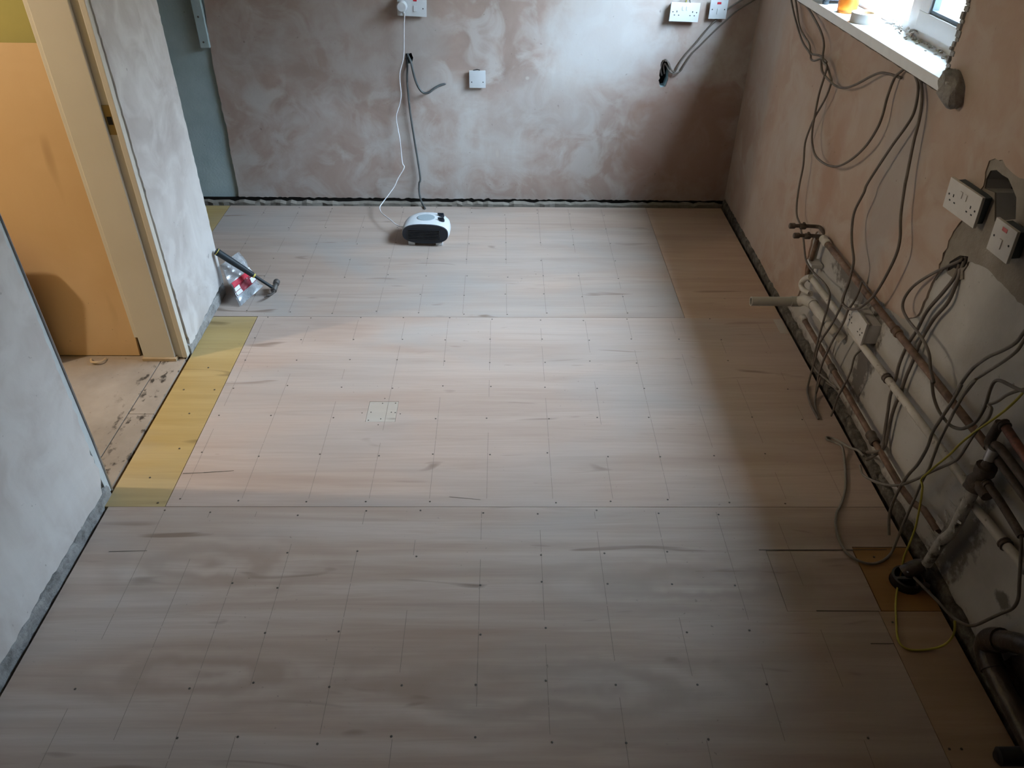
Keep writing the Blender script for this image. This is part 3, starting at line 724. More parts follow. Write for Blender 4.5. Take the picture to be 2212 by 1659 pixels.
def pline(x, y0, y1, w=0.0011, dx=0.0):
    z = 0.0003
    w *= 0.62
    L = y1 - y0
    s = 0.0
    while s < 1.0:
        e = min(1.0, s + rnd.uniform(0.06, 0.30) / L)
        xa, xb = x + dx * s, x + dx * e
        v = [pl.bm.verts.new(p) for p in ((xa - w, y0 + L * s, z), (xa + w, y0 + L * s, z), (xb + w, y0 + L * e, z), (xb - w, y0 + L * e, z))]
        pl.bm.faces.new(v)
        s = e + (rnd.uniform(0.03, 0.22) / L if rnd.random() < 0.55 else 0.004)


def screw(x, y, r=0.0034):
    sc.lathe([(r, -0.002), (r, 0.0003), (r * 0.55, 0.0007)], (x, y, 0.0), 'Z', 7)


for x in (-1.35, -1.16, -0.97, -0.77, -0.57, -0.38, -0.18, 0.02, 0.20, 0.38, 0.57):
    pline(x, 3.03, 4.19, 0.0010, rnd.uniform(-0.006, 0.006))
    for y in (3.035, 3.20, 3.38, 3.56, 3.74, 3.93, 4.12, 4.19):
        if rnd.random() < 0.88:
            screw(x + rnd.uniform(-.008, .008), y + rnd.uniform(-.015, .015))
for x in (-1.06, -0.86, -0.64, -0.44, -0.24, -0.05, 0.17, 0.37, 0.56, 0.76, 0.95, 1.14):
    pline(x, 1.85, 2.97, 0.0009, rnd.uniform(-0.006, 0.006))
    for y in (2.985, 2.82, 2.65, 2.47, 2.28, 2.07, 1.84):
        if rnd.random() < (0.97 if x < 0.6 else 0.35):
            if abs(x + 0.455) < 0.07 and abs(y - 2.31) < 0.09:
                continue
            screw(x + rnd.uniform(-.010, .010), y + rnd.uniform(-.012, .012))
for x in (-1.10, -0.95, -0.80, -0.655, -0.45, -0.265, -0.06, 0.12, 0.31, 0.51, 0.70, 0.90):
    pline(x, 0.4, 1.79, 0.0010, rnd.uniform(-0.008, 0.008))
    for y in (1.785, 1.61, 1.49, 1.33, 1.17, 1.02, 0.86):
        if rnd.random() < (0.92 if abs(x) < 0.72 else 0.5):
            screw(x + rnd.uniform(-.010, .010), y + rnd.uniform(-.014, .014))
for x, y in [(-.46, 2.365), (-.41, 2.366), (-.497, 2.31), (-.42, 2.31), (-.405, 2.308), (-.50, 2.262), (-.455, 2.27), (-.53, 2.305), (-.385, 2.30), (-.46, 2.235), (-.455, 2.395)]:
    screw(x, y, 0.0026)
for x, y in [(-1.2, 2.6), (-1.25, 2.45), (-1.18, 2.3), (-1.15, 2.1), (-1.2, 1.95), (-1.13, 1.83), (-1.13, 2.45), (1.15, 1.60), (1.11, 1.36), (1.13, 0.99), (1.10, 0.99)]:
    screw(x, y, 0.0035)
# saw overcuts and splits in the sheets
cut = MB()
for pts, w_ in ((((-1.094, 1.969), (-1.025, 1.974), (-0.924, 1.984)), 0.0016), (((-0.175, 1.858), (-0.07, 1.845)), 0.0009),
                (((0.905, 1.3985), (1.085, 1.397)), 0.0022), (((0.80, 1.627), (1.20, 1.628)), 0.0018), (((1.02, 1.289), (1.085, 1.289)), 0.0016),
                (((-1.205, 1.62), (-1.09, 1.624)), 0.0012)):
    for (xa, ya), (xb, yb) in zip(pts[:-1], pts[1:]):
        v = [cut.bm.verts.new(q) for q in ((xa, ya - w_, 0.0005), (xb, yb - w_ * .6, 0.0005), (xb, yb + w_ * .6, 0.0005), (xa, ya + w_, 0.0005))]
        cut.bm.faces.new(v)
o = cut.build('saw_cuts', M['screw'], floor)
o['kind'] = 'stuff'
o = pl.build('pencil_lines', M['pencil'], floor)
o['kind'] = 'stuff'
o = sc.build('screw_heads', M['screw'], floor)
o['kind'] = 'stuff'

# ---- hall floor
fh = struct(MB().box((-3.6, 0.4, -0.045), (-1.31, 3.1, -0.028)).build('floor_hall', M['void']))
for a, b, y0, y1 in ((-3.55, -2.55, 0.45, 3.08), (-2.55, -1.411, 0.45, 3.08)):
    MB().box((a, y0, -0.027), (b - .002, y1, -0.004), 0.001).build('floor_board', M['hall_boards'], fh)
MB().box((-1.409, 1.9, -0.027), (-1.314, 2.30, -0.004), 0.001).build('floor_board', M['hall_boards'], fh)
MB().box((-1.409, 2.302, -0.027), (-1.314, 2.69, -0.004), 0.001).build('floor_board', M['hall_boards'], fh)

# ---- back wall
wb = MB()
wb.prism([[(-2.2, -0.04), (1.6, -0.04), (1.6, 2.42), (-2.2, 2.42)], EDGES_BACK['hole_b'][::-1], EDGES_BACK['hole_a'][::-1]], on_back, 0.0, -0.12)
wall_back = struct(wb.build('wall_back', M['blue_paint']))
MB().box((0.80, 4.36, 0.62), (0.92, 4.38, 0.84)).build('hole_backing', M['void'], wall_back)
MB().box((-0.54, 4.36, 0.74), (-0.44, 4.38, 0.85)).build('hole_backing', M['void'], wall_back)
be = EDGES_BACK['blue_edge']
left_edge = be + [(-1.47, 1.6), (-1.46, 2.42)]
outer = [(1.31, 0.016)] + [(1.31, 2.42)] + left_edge[::-1]
outer = ragged(outer, 0.014, 0.0028, 5, lambda p, q: (p[1] > 2.3 and q[1] > 2.3) or (p[0] > 1.2 and q[0] > 1.2))
pb = MB()
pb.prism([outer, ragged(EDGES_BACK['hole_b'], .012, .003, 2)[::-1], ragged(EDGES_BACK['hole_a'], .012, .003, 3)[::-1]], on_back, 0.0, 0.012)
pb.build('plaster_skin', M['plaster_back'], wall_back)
# crumbling ledge left by the removed skirting
rl = random.Random(8)


def ledge(name, a, b, axis, face, depth, z0, z1, parent, seed, mat='mortar'):
    """rough strip running a..b along axis; face = wall side, depth into the room (signed)"""
    r = random.Random(seed)
    k = max(8, int(abs(b - a) / 0.03))
    rings = []
    for i in range(k + 1):
        s = a + (b - a) * i / k
        d = depth * r.uniform(0.72, 1.12)
        zt = z1 + r.uniform(-0.007, 0.006)
        pr = [(face, z0), (face + d, z0), (face + d * r.uniform(0.9, 1.05), zt - 0.006), (face + d * 0.55, zt), (face, zt + 0.002)]
        rings.append([(s, q, z) if axis == 'X' else (q, s, z) for q, z in pr])
    return MB().loft(rings).build(name, M[mat], parent, False)


bb = struct(ledge('baseboard_back', -1.8, 1.30, 'X', 4.292, -0.034, -0.03, 0.002, None, 3, 'cement'))

MB().box((-1.8, 4.284, -0.03), (1.30, 4.2925, 0.020)).build('shadow_strip', M['void'], wall_back)  # dark strip standing in for the shadow line below the plaster

# batten left of the plaster
tb = MB().box((-1.560, 4.262, 0.842), (-1.512, 4.292, 2.40), 0.003).build('trim_1', M['blue_paint'])
struct(tb)
for z in (0.87, 0.99):
    MB().lathe([(0.005, 0.0), (0.005, -0.0015)], (-1.538, 4.2615, z), 'Y', 10).build('screw', M['steel'], tb)

# ---- right wall
WY0, WY1, WZ0, WZ1 = 2.36, 3.90, 1.205, 2.32
wr = MB()
win = [(WY0, WZ0), (WY0, WZ1), (WY1, WZ1), (WY1, WZ0)]
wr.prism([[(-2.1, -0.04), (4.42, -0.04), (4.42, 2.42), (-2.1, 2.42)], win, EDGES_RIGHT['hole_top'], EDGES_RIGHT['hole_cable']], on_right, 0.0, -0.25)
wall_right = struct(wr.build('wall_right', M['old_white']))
MB().box((1.37, 1.78, 0.72), (1.40, 2.06, 1.14)).build('hole_backing', M['void'], wall_right)
pe = EDGES_RIGHT['plaster_edge']
outer = [(4.30, 0.032), (3.6, 0.034)] + pe + [(1.6, 1.13), (1.2, 1.14), (-2.1, 1.15), (-2.1, 2.42), (4.30, 2.42)]
outer = ragged(outer, 0.016, 0.0035, 6, lambda p, q: (p[1] > 2.3 and q[1] > 2.3) or (p[0] < -2 and q[0] < -2) or (p[0] > 4.2 and q[0] > 4.2))
winr = ragged([(WY0 - 0.005, WZ0 - 0.012), (WY0 - 0.005, WZ1), (WY1, WZ1), (WY1, WZ0 - 0.012)], 0.02, 0.005, 9)
pr_ = MB()
pr_.prism([outer, winr], on_right, 0.0, 0.008)
pr_.build('plaster_skin', M['plaster_right'], wall_right)
cem = pe[15:] + [(1.6, 1.128), (1.2, 1.138), (0.2, 1.14), (0.2, 0.86), (1.2, 0.86)] + EDGES_RIGHT['cement_low'][::-1]
cem = ragged(cem, 0.016, 0.003, 12)
cp = MB()
cp.prism([cem, EDGES_RIGHT['hole_top'], EDGES_RIGHT['hole_cable']], on_right, 0.0, 0.0045)
o = cp.build('render_patch', M['cement'], wall_right)
o['label'] = 'bare grey-brown cement render where old plaster came off'
dark_poly = MB()
dark_poly.prism([ragged([(1.19, 0.03), (1.17, 0.12), (1.11, 0.20), (1.0, 0.27), (0.85, 0.32), (0.2, 0.34), (0.2, 0.0), (1.19, 0.0)], 0.02, 0.004, 71)], on_right, 0.0, 0.002)
o = dark_poly.build('dark_patch', M['brown_patch'], wall_right)  # dark brown patch on the wall behind the foot pipe
o['label'] = 'dark brown patch low on the wall at the right edge'
bbr = struct(ledge('baseboard_right', -1.9, 4.26, 'Y', 1.303, -0.019, -0.03, 0.030, None, 13))

# window reveal linings and rubble edge
rv = MB()
rv.box((1.305, WY0 - 0.012, 1.24), (1.44, WY0, 2.32)).box((1.305, WY1, 1.24), (1.44, WY1 + 0.012, 2.32))
rv.build('reveal_lining', M['cement'], wall_right)
rr = random.Random(21)
rub = MB()
z = 1.20
while z < 2.1:
    hgt = rr.uniform(0.008, 0.022)
    rub.box((RX - rr.uniform(0.002, 0.010), WY0 - rr.uniform(0.006, 0.020), z), (RX + 0.05, WY0 + rr.uniform(0.0, 0.006), z + hgt * 0.96), 0.003)
    z += hgt
rub.build('broken_edge', M['ledge_pale'], wall_right)
rk = random.Random(90)
lump = []
for j, (z, s) in enumerate(((1.176, 0.45), (1.19, 0.85), (1.21, 1.0), (1.235, 0.95), (1.252, 0.7), (1.262, 0.35))):
    lump.append([(1.275 + 0.040 * s * math.cos(a) * rk.uniform(0.75, 1.15), 2.232 + 0.045 * s * math.sin(a) * rk.uniform(0.75, 1.15) + 0.012 * j, z + rk.uniform(-.003, .003)) for a in [k * math.pi / 7 for k in range(14)]])
MB().loft(lump).build('plaster_lump', M['ledge_pale'], wall_right)
ledge('crumbled_edge', 2.24, 4.0, 'Y', 1.303, -0.014, 1.182, 1.204, wall_right, 77)

# ---- window
w = empty('window_1', (1.40, 3.13, 1.205))
struct(w)


def wpart(name, boxes, mat, parent=w, bevel=0.003):
    m = MB()
    for a, b in boxes:
        m.box((a[0] - 1.40, a[1] - 3.13, a[2] - 1.205), (b[0] - 1.40, b[1] - 3.13, b[2] - 1.205), bevel)
    return m.build(name, mat, parent)


wpart('window_sill', [((1.245, 2.245, 1.207), (1.395, 4.02, 1.240))], M['sill'])
FR0, FR1 = 1.395, 1.455
wpart('window_frame', [((FR0, WY0, 1.225), (FR1, WY1, 1.272)), ((FR0, WY0, 2.26), (FR1, WY1, 2.32)),
                       ((FR0, WY0, 1.272), (FR1, WY0 + .055, 2.26)), ((FR0, WY1 - .055, 1.272), (FR1, WY1, 2.26))], M['upvc'])
wpart('mullion', [((FR0 - 0.004, 2.80, 1.268), (FR1, 2.875, 2.264))], M['upvc'])
sash = wpart('sash', [((FR0 - 0.018, 2.425, 1.268), (FR1 - .01, 2.79, 1.325)), ((FR0 - 0.018, 2.425, 2.19), (FR1 - .01, 2.79, 2.25)),
                      ((FR0 - 0.018, 2.425, 1.325), (FR1 - .01, 2.485, 2.19)), ((FR0 - 0.018, 2.725, 1.325), (FR1 - .01, 2.79, 2.25))], M['upvc'])
wpart('glazing_bead', [((FR0 - .012, 2.485, 1.325), (FR0 + .01, 2.725, 1.337)), ((FR0 - .012, 2.485, 1.337), (FR0 + .01, 2.497, 2.19)), ((FR0 - .012, 2.713, 1.337), (FR0 + .01, 2.725, 2.19))], M['box_dark'], sash, 0.0)
wpart('pane', [((1.425, 2.49, 1.33), (1.429, 2.72, 2.188))], M['glass'], sash, 0.0)
wpart('handle', [((1.345, 2.742, 1.66), (1.372, 2.768, 1.80))], M['upvc'], sash, 0.004)
wpart('pane', [((1.425, 2.876, 1.273), (1.429, 3.842, 2.258))], M['glass'], w, 0.0)

# ---- outside: ground, the neighbour's wall and an added wall blocking sky light
ground = struct(MB().box((1.57, -8, -0.4), (14, 12, -0.3)).build('ground_outside', M['grass']))
sky_blocker = struct(MB().box((1.56, 4.60, -0.3), (3.2, 4.8, 3.0)).build('wall_sky_blocker', M['outside']))  # unseen wall, added to keep sky light off the foreground
nb = struct(MB().box((6.5, -6, -0.3), (6.8, 10, 4.0)).build('wall_neighbour', M['outside']))

# ---- left wall, near part
wl = MB().box((-1.44, -2.1, -0.04), (-1.310, 1.885, 2.42)).build('wall_left', M['mortar'])
struct(wl)
outer = [(-2.1, 0.05), (1.60, 0.045), (1.83, 0.040), (1.856, 0.10), (1.862, 0.5), (1.868, 1.0), (1.868, 1.6), (1.868, 2.42), (-2.1, 2.42)]
outer = ragged(outer, 0.018, 0.0035, 17, lambda p, q: (p[1] > 2.3 and q[1] > 2.3) or (p[0] < -2 and q[0] < -2))
m = MB()
m.prism([outer], on_left, 0.0, 0.010)
m.build('plaster_skin', M['plaster_left'], wl)
m = MB()
edge = ragged([(1.862, 0.01), (1.892, 0.0), (1.890, 2.4), (1.870, 2.4)], 0.05, 0.004, 19)
m.prism([edge], on_left, -0.01, 0.006)
m.build('raw_edge', M['white_board'], wl)
m = MB().tube([(-1.303, 1.889, 0.0), (-1.302, 1.893, 0.22), (-1.302, 1.89, 0.6), (-1.303, 1.888, 1.0), (-1.303, 1.886, 2.3)], 0.0035, 6)
m.build('angle_bead', M['bright_metal'], wl)
struct(ledge('baseboard_left', -1.9, 1.87, 'Y', -1.310, 0.013, -0.03, 0.036, None, 23, 'ledge_pale'))
# ---- left wall, far part
wf = MB().box((-1.44, 2.70, -0.04), (-1.310, 3.195, 2.42)).build('wall_left_far', M['mortar'])
struct(wf)
outer = [(2.712, 0.03), (2.80, 0.035), (3.0, 0.055), (3.12, 0.06), (3.195, 0.065), (3.205, 0.3), (3.21, 2.42), (2.700, 2.42), (2.698, 1.3), (2.700, 0.6), (2.706, 0.2)]
outer = ragged(outer, 0.016, 0.003, 27, lambda p, q: (p[1] > 2.3 and q[1] > 2.3))
m = MB()
m.prism([outer], on_left, 0.0, 0.010)
m.build('plaster_skin', M['plaster_left_far'], wf)
struct(ledge('baseboard_left_far', 2.70, 3.20, 'Y', -1.310, 0.012, -0.03, 0.045, None, 29, 'ledge_pale'))
MB().tube([(-1.305, 3.207, 0.05), (-1.305, 3.209, 2.35)], 0.0035, 6).build('angle_bead', M['white_board'], wf)

# ---- door lining between hall and room (far jamb) with stop, rebate and strike plate
dl = empty('door_1', (-1.39, 2.675, 0))
struct(dl, 'cream painted door lining without its door')


def dpart(name, a, b, mat, parent=dl, bevel=0.003):
    return MB().box((a[0] + 1.39, a[1] - 2.675, a[2]), (b[0] + 1.39, b[1] - 2.675, b[2]), bevel).build(name, mat, parent)


dpart('lining', (-1.480, 2.672, 0.0), (-1.306, 2.700, 2.10), M['cream'])
dpart('door_stop', (-1.480, 2.657, 0.0), (-1.352, 2.674, 2.10), M['cream'])
dpart('architrave', (-1.325, 2.666, 0.002), (-1.304, 2.684, 2.10), M['cream'])
dpart('architrave', (-1.498, 2.667, 0.10), (-1.479, 2.70, 2.10), M['cream'])
sp = dpart('strike_plate', (-1.352, 2.669, 0.93), (-1.322, 2.6735, 1.03), M['brass'], dl, 0.001)
dpart('latch_hole', (-1.345, 2.6675, 0.965), (-1.329, 2.669, 0.992), M['dark'], sp, 0.0)
dpart('threshold_block', (-1.485, 2.648, -0.004), (-1.345, 2.68, 0.010), M['offcut'], dl, 0.002)
dpart('lining_near', (-1.480, 1.893, 0.0), (-1.32, 1.905, 2.10), M['cream'])
dpart('head', (-1.480, 1.905, 2.06), (-1.306, 2.70, 2.10), M['cream'])

# ---- rest of the shell
struct(MB().box((-3.7, -2.2, 2.40), (1.6, 4.45, 2.46)).build('ceiling', M['ceiling']))
struct(MB().box((-1.5, -2.15, -0.04), (1.6, -2.0, 2.42)).build('wall_front', M['plaster_room']))
struct(MB().box((-3.6, 2.93, -0.04), (-1.44, 3.05, 2.42)).build('wall_hall', M['green_wall']))
struct(MB().box((-3.7, 0.3, -0.04), (-3.6, 3.05, 2.42)).build('wall_hall_side', M['green_wall']))
struct(MB().box((-3.7, 0.3, -0.04), (-1.44, 0.4, 2.42)).build('wall_hall_front', M['green_wall']))
struct(MB().box((-2.3, 3.05, -0.04), (-2.2, 4.42, 2.42)).build('wall_alcove', M['plaster_room']))
struct(MB().box((-1.44, 1.885, 2.10), (-1.310, 2.70, 2.42)).build('wall_left_lintel', M['plaster_room']))

# ================================================================ THINGS
# ---- plywood sheet leaning in the hall
lean = math.atan2(0.165, 1.18)
t = empty('plywood_sheet_leaning', (-2.33, 2.685, 0.0), (-lean, 0, 0))
tag(t, 'large orange-lit plywood sheet leaning upright in the hall beyond the door lining', 'plywood sheet')
MB().box((-0.82, 0.0, 0.0), (0.82, 0.012, 1.195), 0.0008).build('board', M['ply_hall'], t)
# hall lamp fitting
t = empty('hall_lamp', (-2.84, 1.97, 2.44))
tag(t, 'white ceiling lamp fitting lighting the hall behind the left wall', 'lamp')
MB().lathe([(0.04, 0.0), (0.045, -0.02), (0.02, -0.03)], (0, 0, 0), 'Z', 16).build('ceiling_rose', M['plastic_white'], t)
MB().tube([(0, 0, -0.03), (0, 0, -0.24)], 0.003, 6).build('flex', M['cable_white'], t)
MB().lathe([(0.018, -0.24), (0.018, -0.28)], (0, 0, 0), 'Z', 12).build('lamp_holder', M['plastic_white'], t)
t = empty('shadow_case', (-2.07, 2.635, -0.004))  # out of view, added and shaped for its shadow on the leaning sheet
tag(t, 'unseen flat grey case added in the hall to cast the shadow on the leaning plywood', 'case')
m = MB()
cx = [(-0.24, 0.0), (0.235, 0.0), (0.235, 0.47), (0.225, 0.505), (0.205, 0.528), (0.17, 0.538), (-0.18, 0.538), (-0.24, 0.50)]
m.prism([cx], lambda u, v, t_: (u, t_, v), -0.02, 0.022)
m.build('case_body', M['waste_grey'], t)
MB().tube([(-0.06, 0, 0.535), (-0.05, 0, 0.56), (0.05, 0, 0.56), (0.06, 0, 0.535)], 0.008, 8, True, 3).build('handle', M['black'], t, True)
# curl of shaving on the hall floor
tag(MB().tube([(-1.70, 2.655, 0.002), (-1.685, 2.63, 0.006), (-1.66, 2.62, 0.010), (-1.64, 2.635, 0.006), (-1.638, 2.66, 0.001)], 0.005, 6, True, 4, 0.4).build('wood_shaving', M['offcut']),
    'curled wood shaving at the foot of the leaning plywood', 'shaving')


# ---- electrical plates
def plate(parent, wdt, hgt, mat, bevel=0.0025, y=0.0, th=0.009, name='faceplate'):
    return MB().box((-wdt / 2, y - th, -hgt / 2), (wdt / 2, y, hgt / 2), bevel).build(name, mat, parent, True)


def slots(face, cx, cz, y):
    m = MB()
    m.box((cx - 0.002, y - .0004, cz + 0.006), (cx + 0.002, y + .001, cz + 0.0145))
    for s in (-1, 1):
        m.box((cx + s * 0.011 - 0.0032, y - .0004, cz - 0.0085), (cx + s * 0.011 + 0.0032, y + .001, cz - 0.0045))
    m.build('pin_slots', M['dark'], face)


def plate_screw(face, x, z, y):
    MB().lathe([(0.0030, 0.001), (0.0030, -0.0005)], (x, y, z), 'Y', 10).build('screw', M['dark'], face)


def double_socket(loc, rot, label, mat, depth=0.03, boxmat=None, boxw=0.13, switches=True):
    t = empty('double_socket', loc, rot)
    tag(t, label, 'socket')
    MB().box((-boxw / 2, 0.0, -0.037), (boxw / 2, depth, 0.037), 0.002).build('back_box', boxmat or M['box_dark'], t)
    f = plate(t, 0.148, 0.088, mat)
    yf = -0.009
    for s in (-1, 1):
        slots(f, s * 0.040, -0.008, yf)
        plate_screw(f, s * 0.0605, 0.0, yf)
        if switches:
            MB().box((s * 0.0105 - 0.0055, yf - 0.0022, 0.008), (s * 0.0105 + 0.0055, yf + .001, 0.026), 0.001).build('rocker_switch', mat, f)
    return t


def dp_switch(loc, rot, label, mat, red, depth=0.03):
    t = empty('cooker_switch', loc, rot)
    tag(t, label, 'switch')
    MB().box((-0.034, 0.0, -0.036), (0.034, depth, 0.036), 0.002).build('back_box', M['box_dark'], t)
    f = plate(t, 0.088, 0.088, mat)
    yf = -0.009
    MB().box((-0.010, yf - 0.0008, 0.024), (0.010, yf + .001, 0.034), 0.0004).build('neon_lens', red, f)
    MB().box((-0.006, yf - 0.003, -0.022), (0.006, yf + .001, 0.004), 0.001).build('rocker_switch', mat, f)
    for s in (-1, 1):
        plate_screw(f, s * 0.031, 0.0, yf)
    return t


double_socket((0.913, BY - 0.030, 1.035), (R_(-4), R_(2), R_(2)), 'white double socket hanging off the back wall beside the red-lens switch', M['plastic_white'], 0.045)
dp_switch((1.083, BY - 0.022, 1.048), (0, 0, 0), 'white switch with red lens on the back wall near the corner', M['plastic_white'], M['red'], 0.034)
# stripped wires above the hanging socket
for i, (mt, dx, lab) in enumerate(((M['cable_yg'], 0.0, 'yellow-green bare earth wire looping over the hanging back-wall socket'), (M['cable_slate'], 0.028, 'short slate wire bent behind the hanging back-wall socket'))):
    tag(MB().tube([(0.90 + dx, 4.292, 1.11), (0.905 + dx, 4.262, 1.10), (0.915 + dx * .6, 4.246, 1.09), (0.91 + dx, 4.252, 1.068), (0.90 + dx, 4.262, 1.05)], 0.0026, 6, True, 5).build('wire', mt), lab, 'wire')

# left socket with plug
t = empty('socket_with_spur', (-0.457, BY - 0.020, 1.047), (0, R_(3), R_(3)))
tag(t, 'white socket plate with red lens, fan heater plug in its left side', 'socket')
MB().box((-0.066, 0.0, -0.038), (0.068, 0.032, 0.038), 0.002).build('back_box', M['box_dark'], t)
f = plate(t, 0.146, 0.088, M['plastic_white'])
MB().box((0.008, -0.0125, -0.020), (0.024, -0.008, 0.006), 0.001).build('rocker_switch', M['plastic_white'], f)
MB().box((0.006, -0.010, 0.026), (0.024, -0.008, 0.036), 0.0005).build('neon_lens', M['red'], f)
plate_screw(f, 0.055, -0.006, -0.009)
p = empty('mains_plug', (-0.505, BY - 0.032, 1.052), (0, R_(3), 0))
tag(p, 'round white mains plug pushed into the left back-wall socket', 'plug')
MB().lathe([(0.024, 0.0), (0.027, -0.006), (0.027, -0.022), (0.021, -0.030)], (0, 0, 0), 'Y', 24).build('plug_body', M['plastic_white'], p, True)
MB().tube([(0.008, -0.018, -0.020), (0.010, -0.018, -0.042)], [0.0085, 0.0045], 10).build('cord_grip', M['plastic_white'], p, True)

# blank plate
t = empty('blank_plate', (-0.135, BY - 0.012, 0.697))
tag(t, 'small square white blanking plate with two screws on the back wall', 'plate')
f = plate(t, 0.086, 0.088, M['plastic_white'])
MB().box((-0.036, 0.0, -0.036), (0.036, 0.014, 0.036)).build('back_box', M['box_dark'], t)
for s in (-1, 1):
    plate_screw(f, s * 0.030, -0.014, -0.009)
MB().tube([(-0.022, -0.004, 0.045), (0, -0.004, 0.049), (0.014, -0.004, 0.046)], 0.0025, 6).build('grommet', M['dark'], t)

# right wall sockets (front faces -X)
double_socket((1.268, 1.998, 0.990), (R_(4), 0, R_(-90 + 6)), 'grubby white double socket hanging off the right wall above the cement patch', M['plastic_worn'], 0.03)
dp_switch((1.262, 1.772, 0.985), (R_(4), 0, R_(-90 + 4)), 'grubby white switch with faded red lens at the right edge of the right wall', M['plastic_worn'], M['red_faded'], 0.03)
t = double_socket((1.258, 2.322, 0.395), (0, 0, R_(-90)), 'dirty surface-mounted double socket low on the right wall behind the pipes', M['plastic_worn'], 0.046, M['plastic_worn'], 0.146, False)

# ---- cables
LABELS = {
    'cable_knot_a': ('grey cable dropping from the far sill end into the knot', 'cable_grey'),
    'cable_long_down': ('longest grey cable, from sill knot past the capped stubs down to the floor edge', 'cable_grey'),
    'cable_sill_loop': ('grey cable hanging in a wide U loop under the window sill', 'cable_grey'),
    'cable_short_sag': ('short grey cable sagging between the knot and the sill corner', 'cable_grey'),
    'cable_pair_loop': ('grey cable from the near sill end looping low in front of the pipes and back', 'cable_grey'),
    'cable_to_floor_loop': ('grey cable crossing the pipes and ending in a narrow loop on the floor', 'cable_grey'),
    'cable_behind_pipe': ('short grey cable slanting down across the cream pipe to the floor edge', 'cable_grey'),
    'cable_from_hole_curl': ('thin grey cable curling left out of the wall hole below the socket', 'cable_grey'),
    'cable_from_hole_left': ('thick grey cable from the wall hole running behind the pipes, left of its pair', 'cable_grey'),
    'cable_from_hole_right': ('thick grey cable from the wall hole running behind the pipes, right of its pair', 'cable_grey'),
    'cable_curve_upper': ('grey cable sweeping in from the right edge, upper of two parallel curves', 'cable_pale'),
    'cable_floor_ring': ('grey cable sweeping in from the right edge and ringing round on the floor', 'cable_pale'),
    'earth_wire': ('thin yellow-green earth wire crossing the pipes and looping on the floor', 'cable_yg'),
    'cable_grey_hook': ('pale grey cable with a tight hook bend above the stop valve', 'cable_pale'),
    'cable_valve_link': ('grey cable from the black waste collar sweeping up the white wall', 'cable_grey'),
    'cable_low_socket': ('thin grey lead drooping from the low socket behind the pipes', 'cable_grey'),
    'white_flex': ('thin white mains flex running from the plug down to the fan heater', 'cable_white'),
    'grey_cable_down': ('slate grey cable hanging from the back-wall hole down to the floor', 'cable_slate'),
    'grey_cable_loop': ('slate grey cable looping from the back-wall hole back into the plaster', 'cable_slate'),
    'hole_cable_upper': ('grey cable rising from the back-wall hole to the corner, upper of two', 'cable_grey'),
    'hole_cable_lower': ('grey cable rising from the back-wall hole to the corner, lower of two', 'cable_grey'),
}
for k, (r, pts) in CABLES.items():
    lab, mt = LABELS[k]
    nm = 'earth_wire' if k == 'earth_wire' else ('power_flex' if k == 'white_flex' else 'cable')
    o = MB().tube(pts, r, 8, True, 5).build(nm, M[mt], None, True)
    tag(o, lab, 'wire' if k == 'earth_wire' else 'cable')

# ---- pipes on the right wall
PP = PIPES


def straighten(key, i, j):
    r, pts = PP[key]
    p, q = Vector(pts[i]), Vector(pts[j])
    d = (q - p).normalized()
    PP[key] = (r, [tuple(p + d * (Vector(v) - p).dot(d)) if i < k < j else v for k, v in enumerate(pts)])


straighten('pipe_top', 0, 6)
straighten('pipe_mid', 0, 9)
straighten('pipe_low', 0, 8)


def pipe(parent, key, mat, name='pipe', sub=3, seg=12, r=None):
    rr_, pts = PP[key]
    return MB().tube(pts, r or rr_, seg, True, sub).build(name, mat, parent, True)


def fitting(parent, p, q, r, mat, name='fitting', ribs=True):
    p, q = Vector(p), Vector(q)
    pts = [p.lerp(q, s) for s in (0, .08, .30, .34, .66, .70, .92, 1)]
    rad = [r * .85, r, r, r * .9 if ribs else r, r * .9 if ribs else r, r, r, r * .85]
    return MB().tube(pts, rad, 12).build(name, mat, parent, True)


a = PP['pipe_top'][1]
t = empty('copper_pipe', a[0])
off = Vector(a[0])


def rel(pts):
    return [tuple(Vector(p) - off) for p in pts]


def pipe_thing(name, label, base):
    global off
    off = Vector(base)
    return tag(empty(name, base), label, 'pipe')


def ptube(parent, name, pts, r, mat, sub=3, seg=12, smooth_=True):
    return MB().tube(rel(pts), r, seg, True, sub).build(name, mat, parent, smooth_)


def pfit(parent, name, p, q, r, mat):
    return fitting(parent, tuple(Vector(p) - off), tuple(Vector(q) - off), r, mat, name)


bpy.data.objects.remove(t, do_unlink=True)
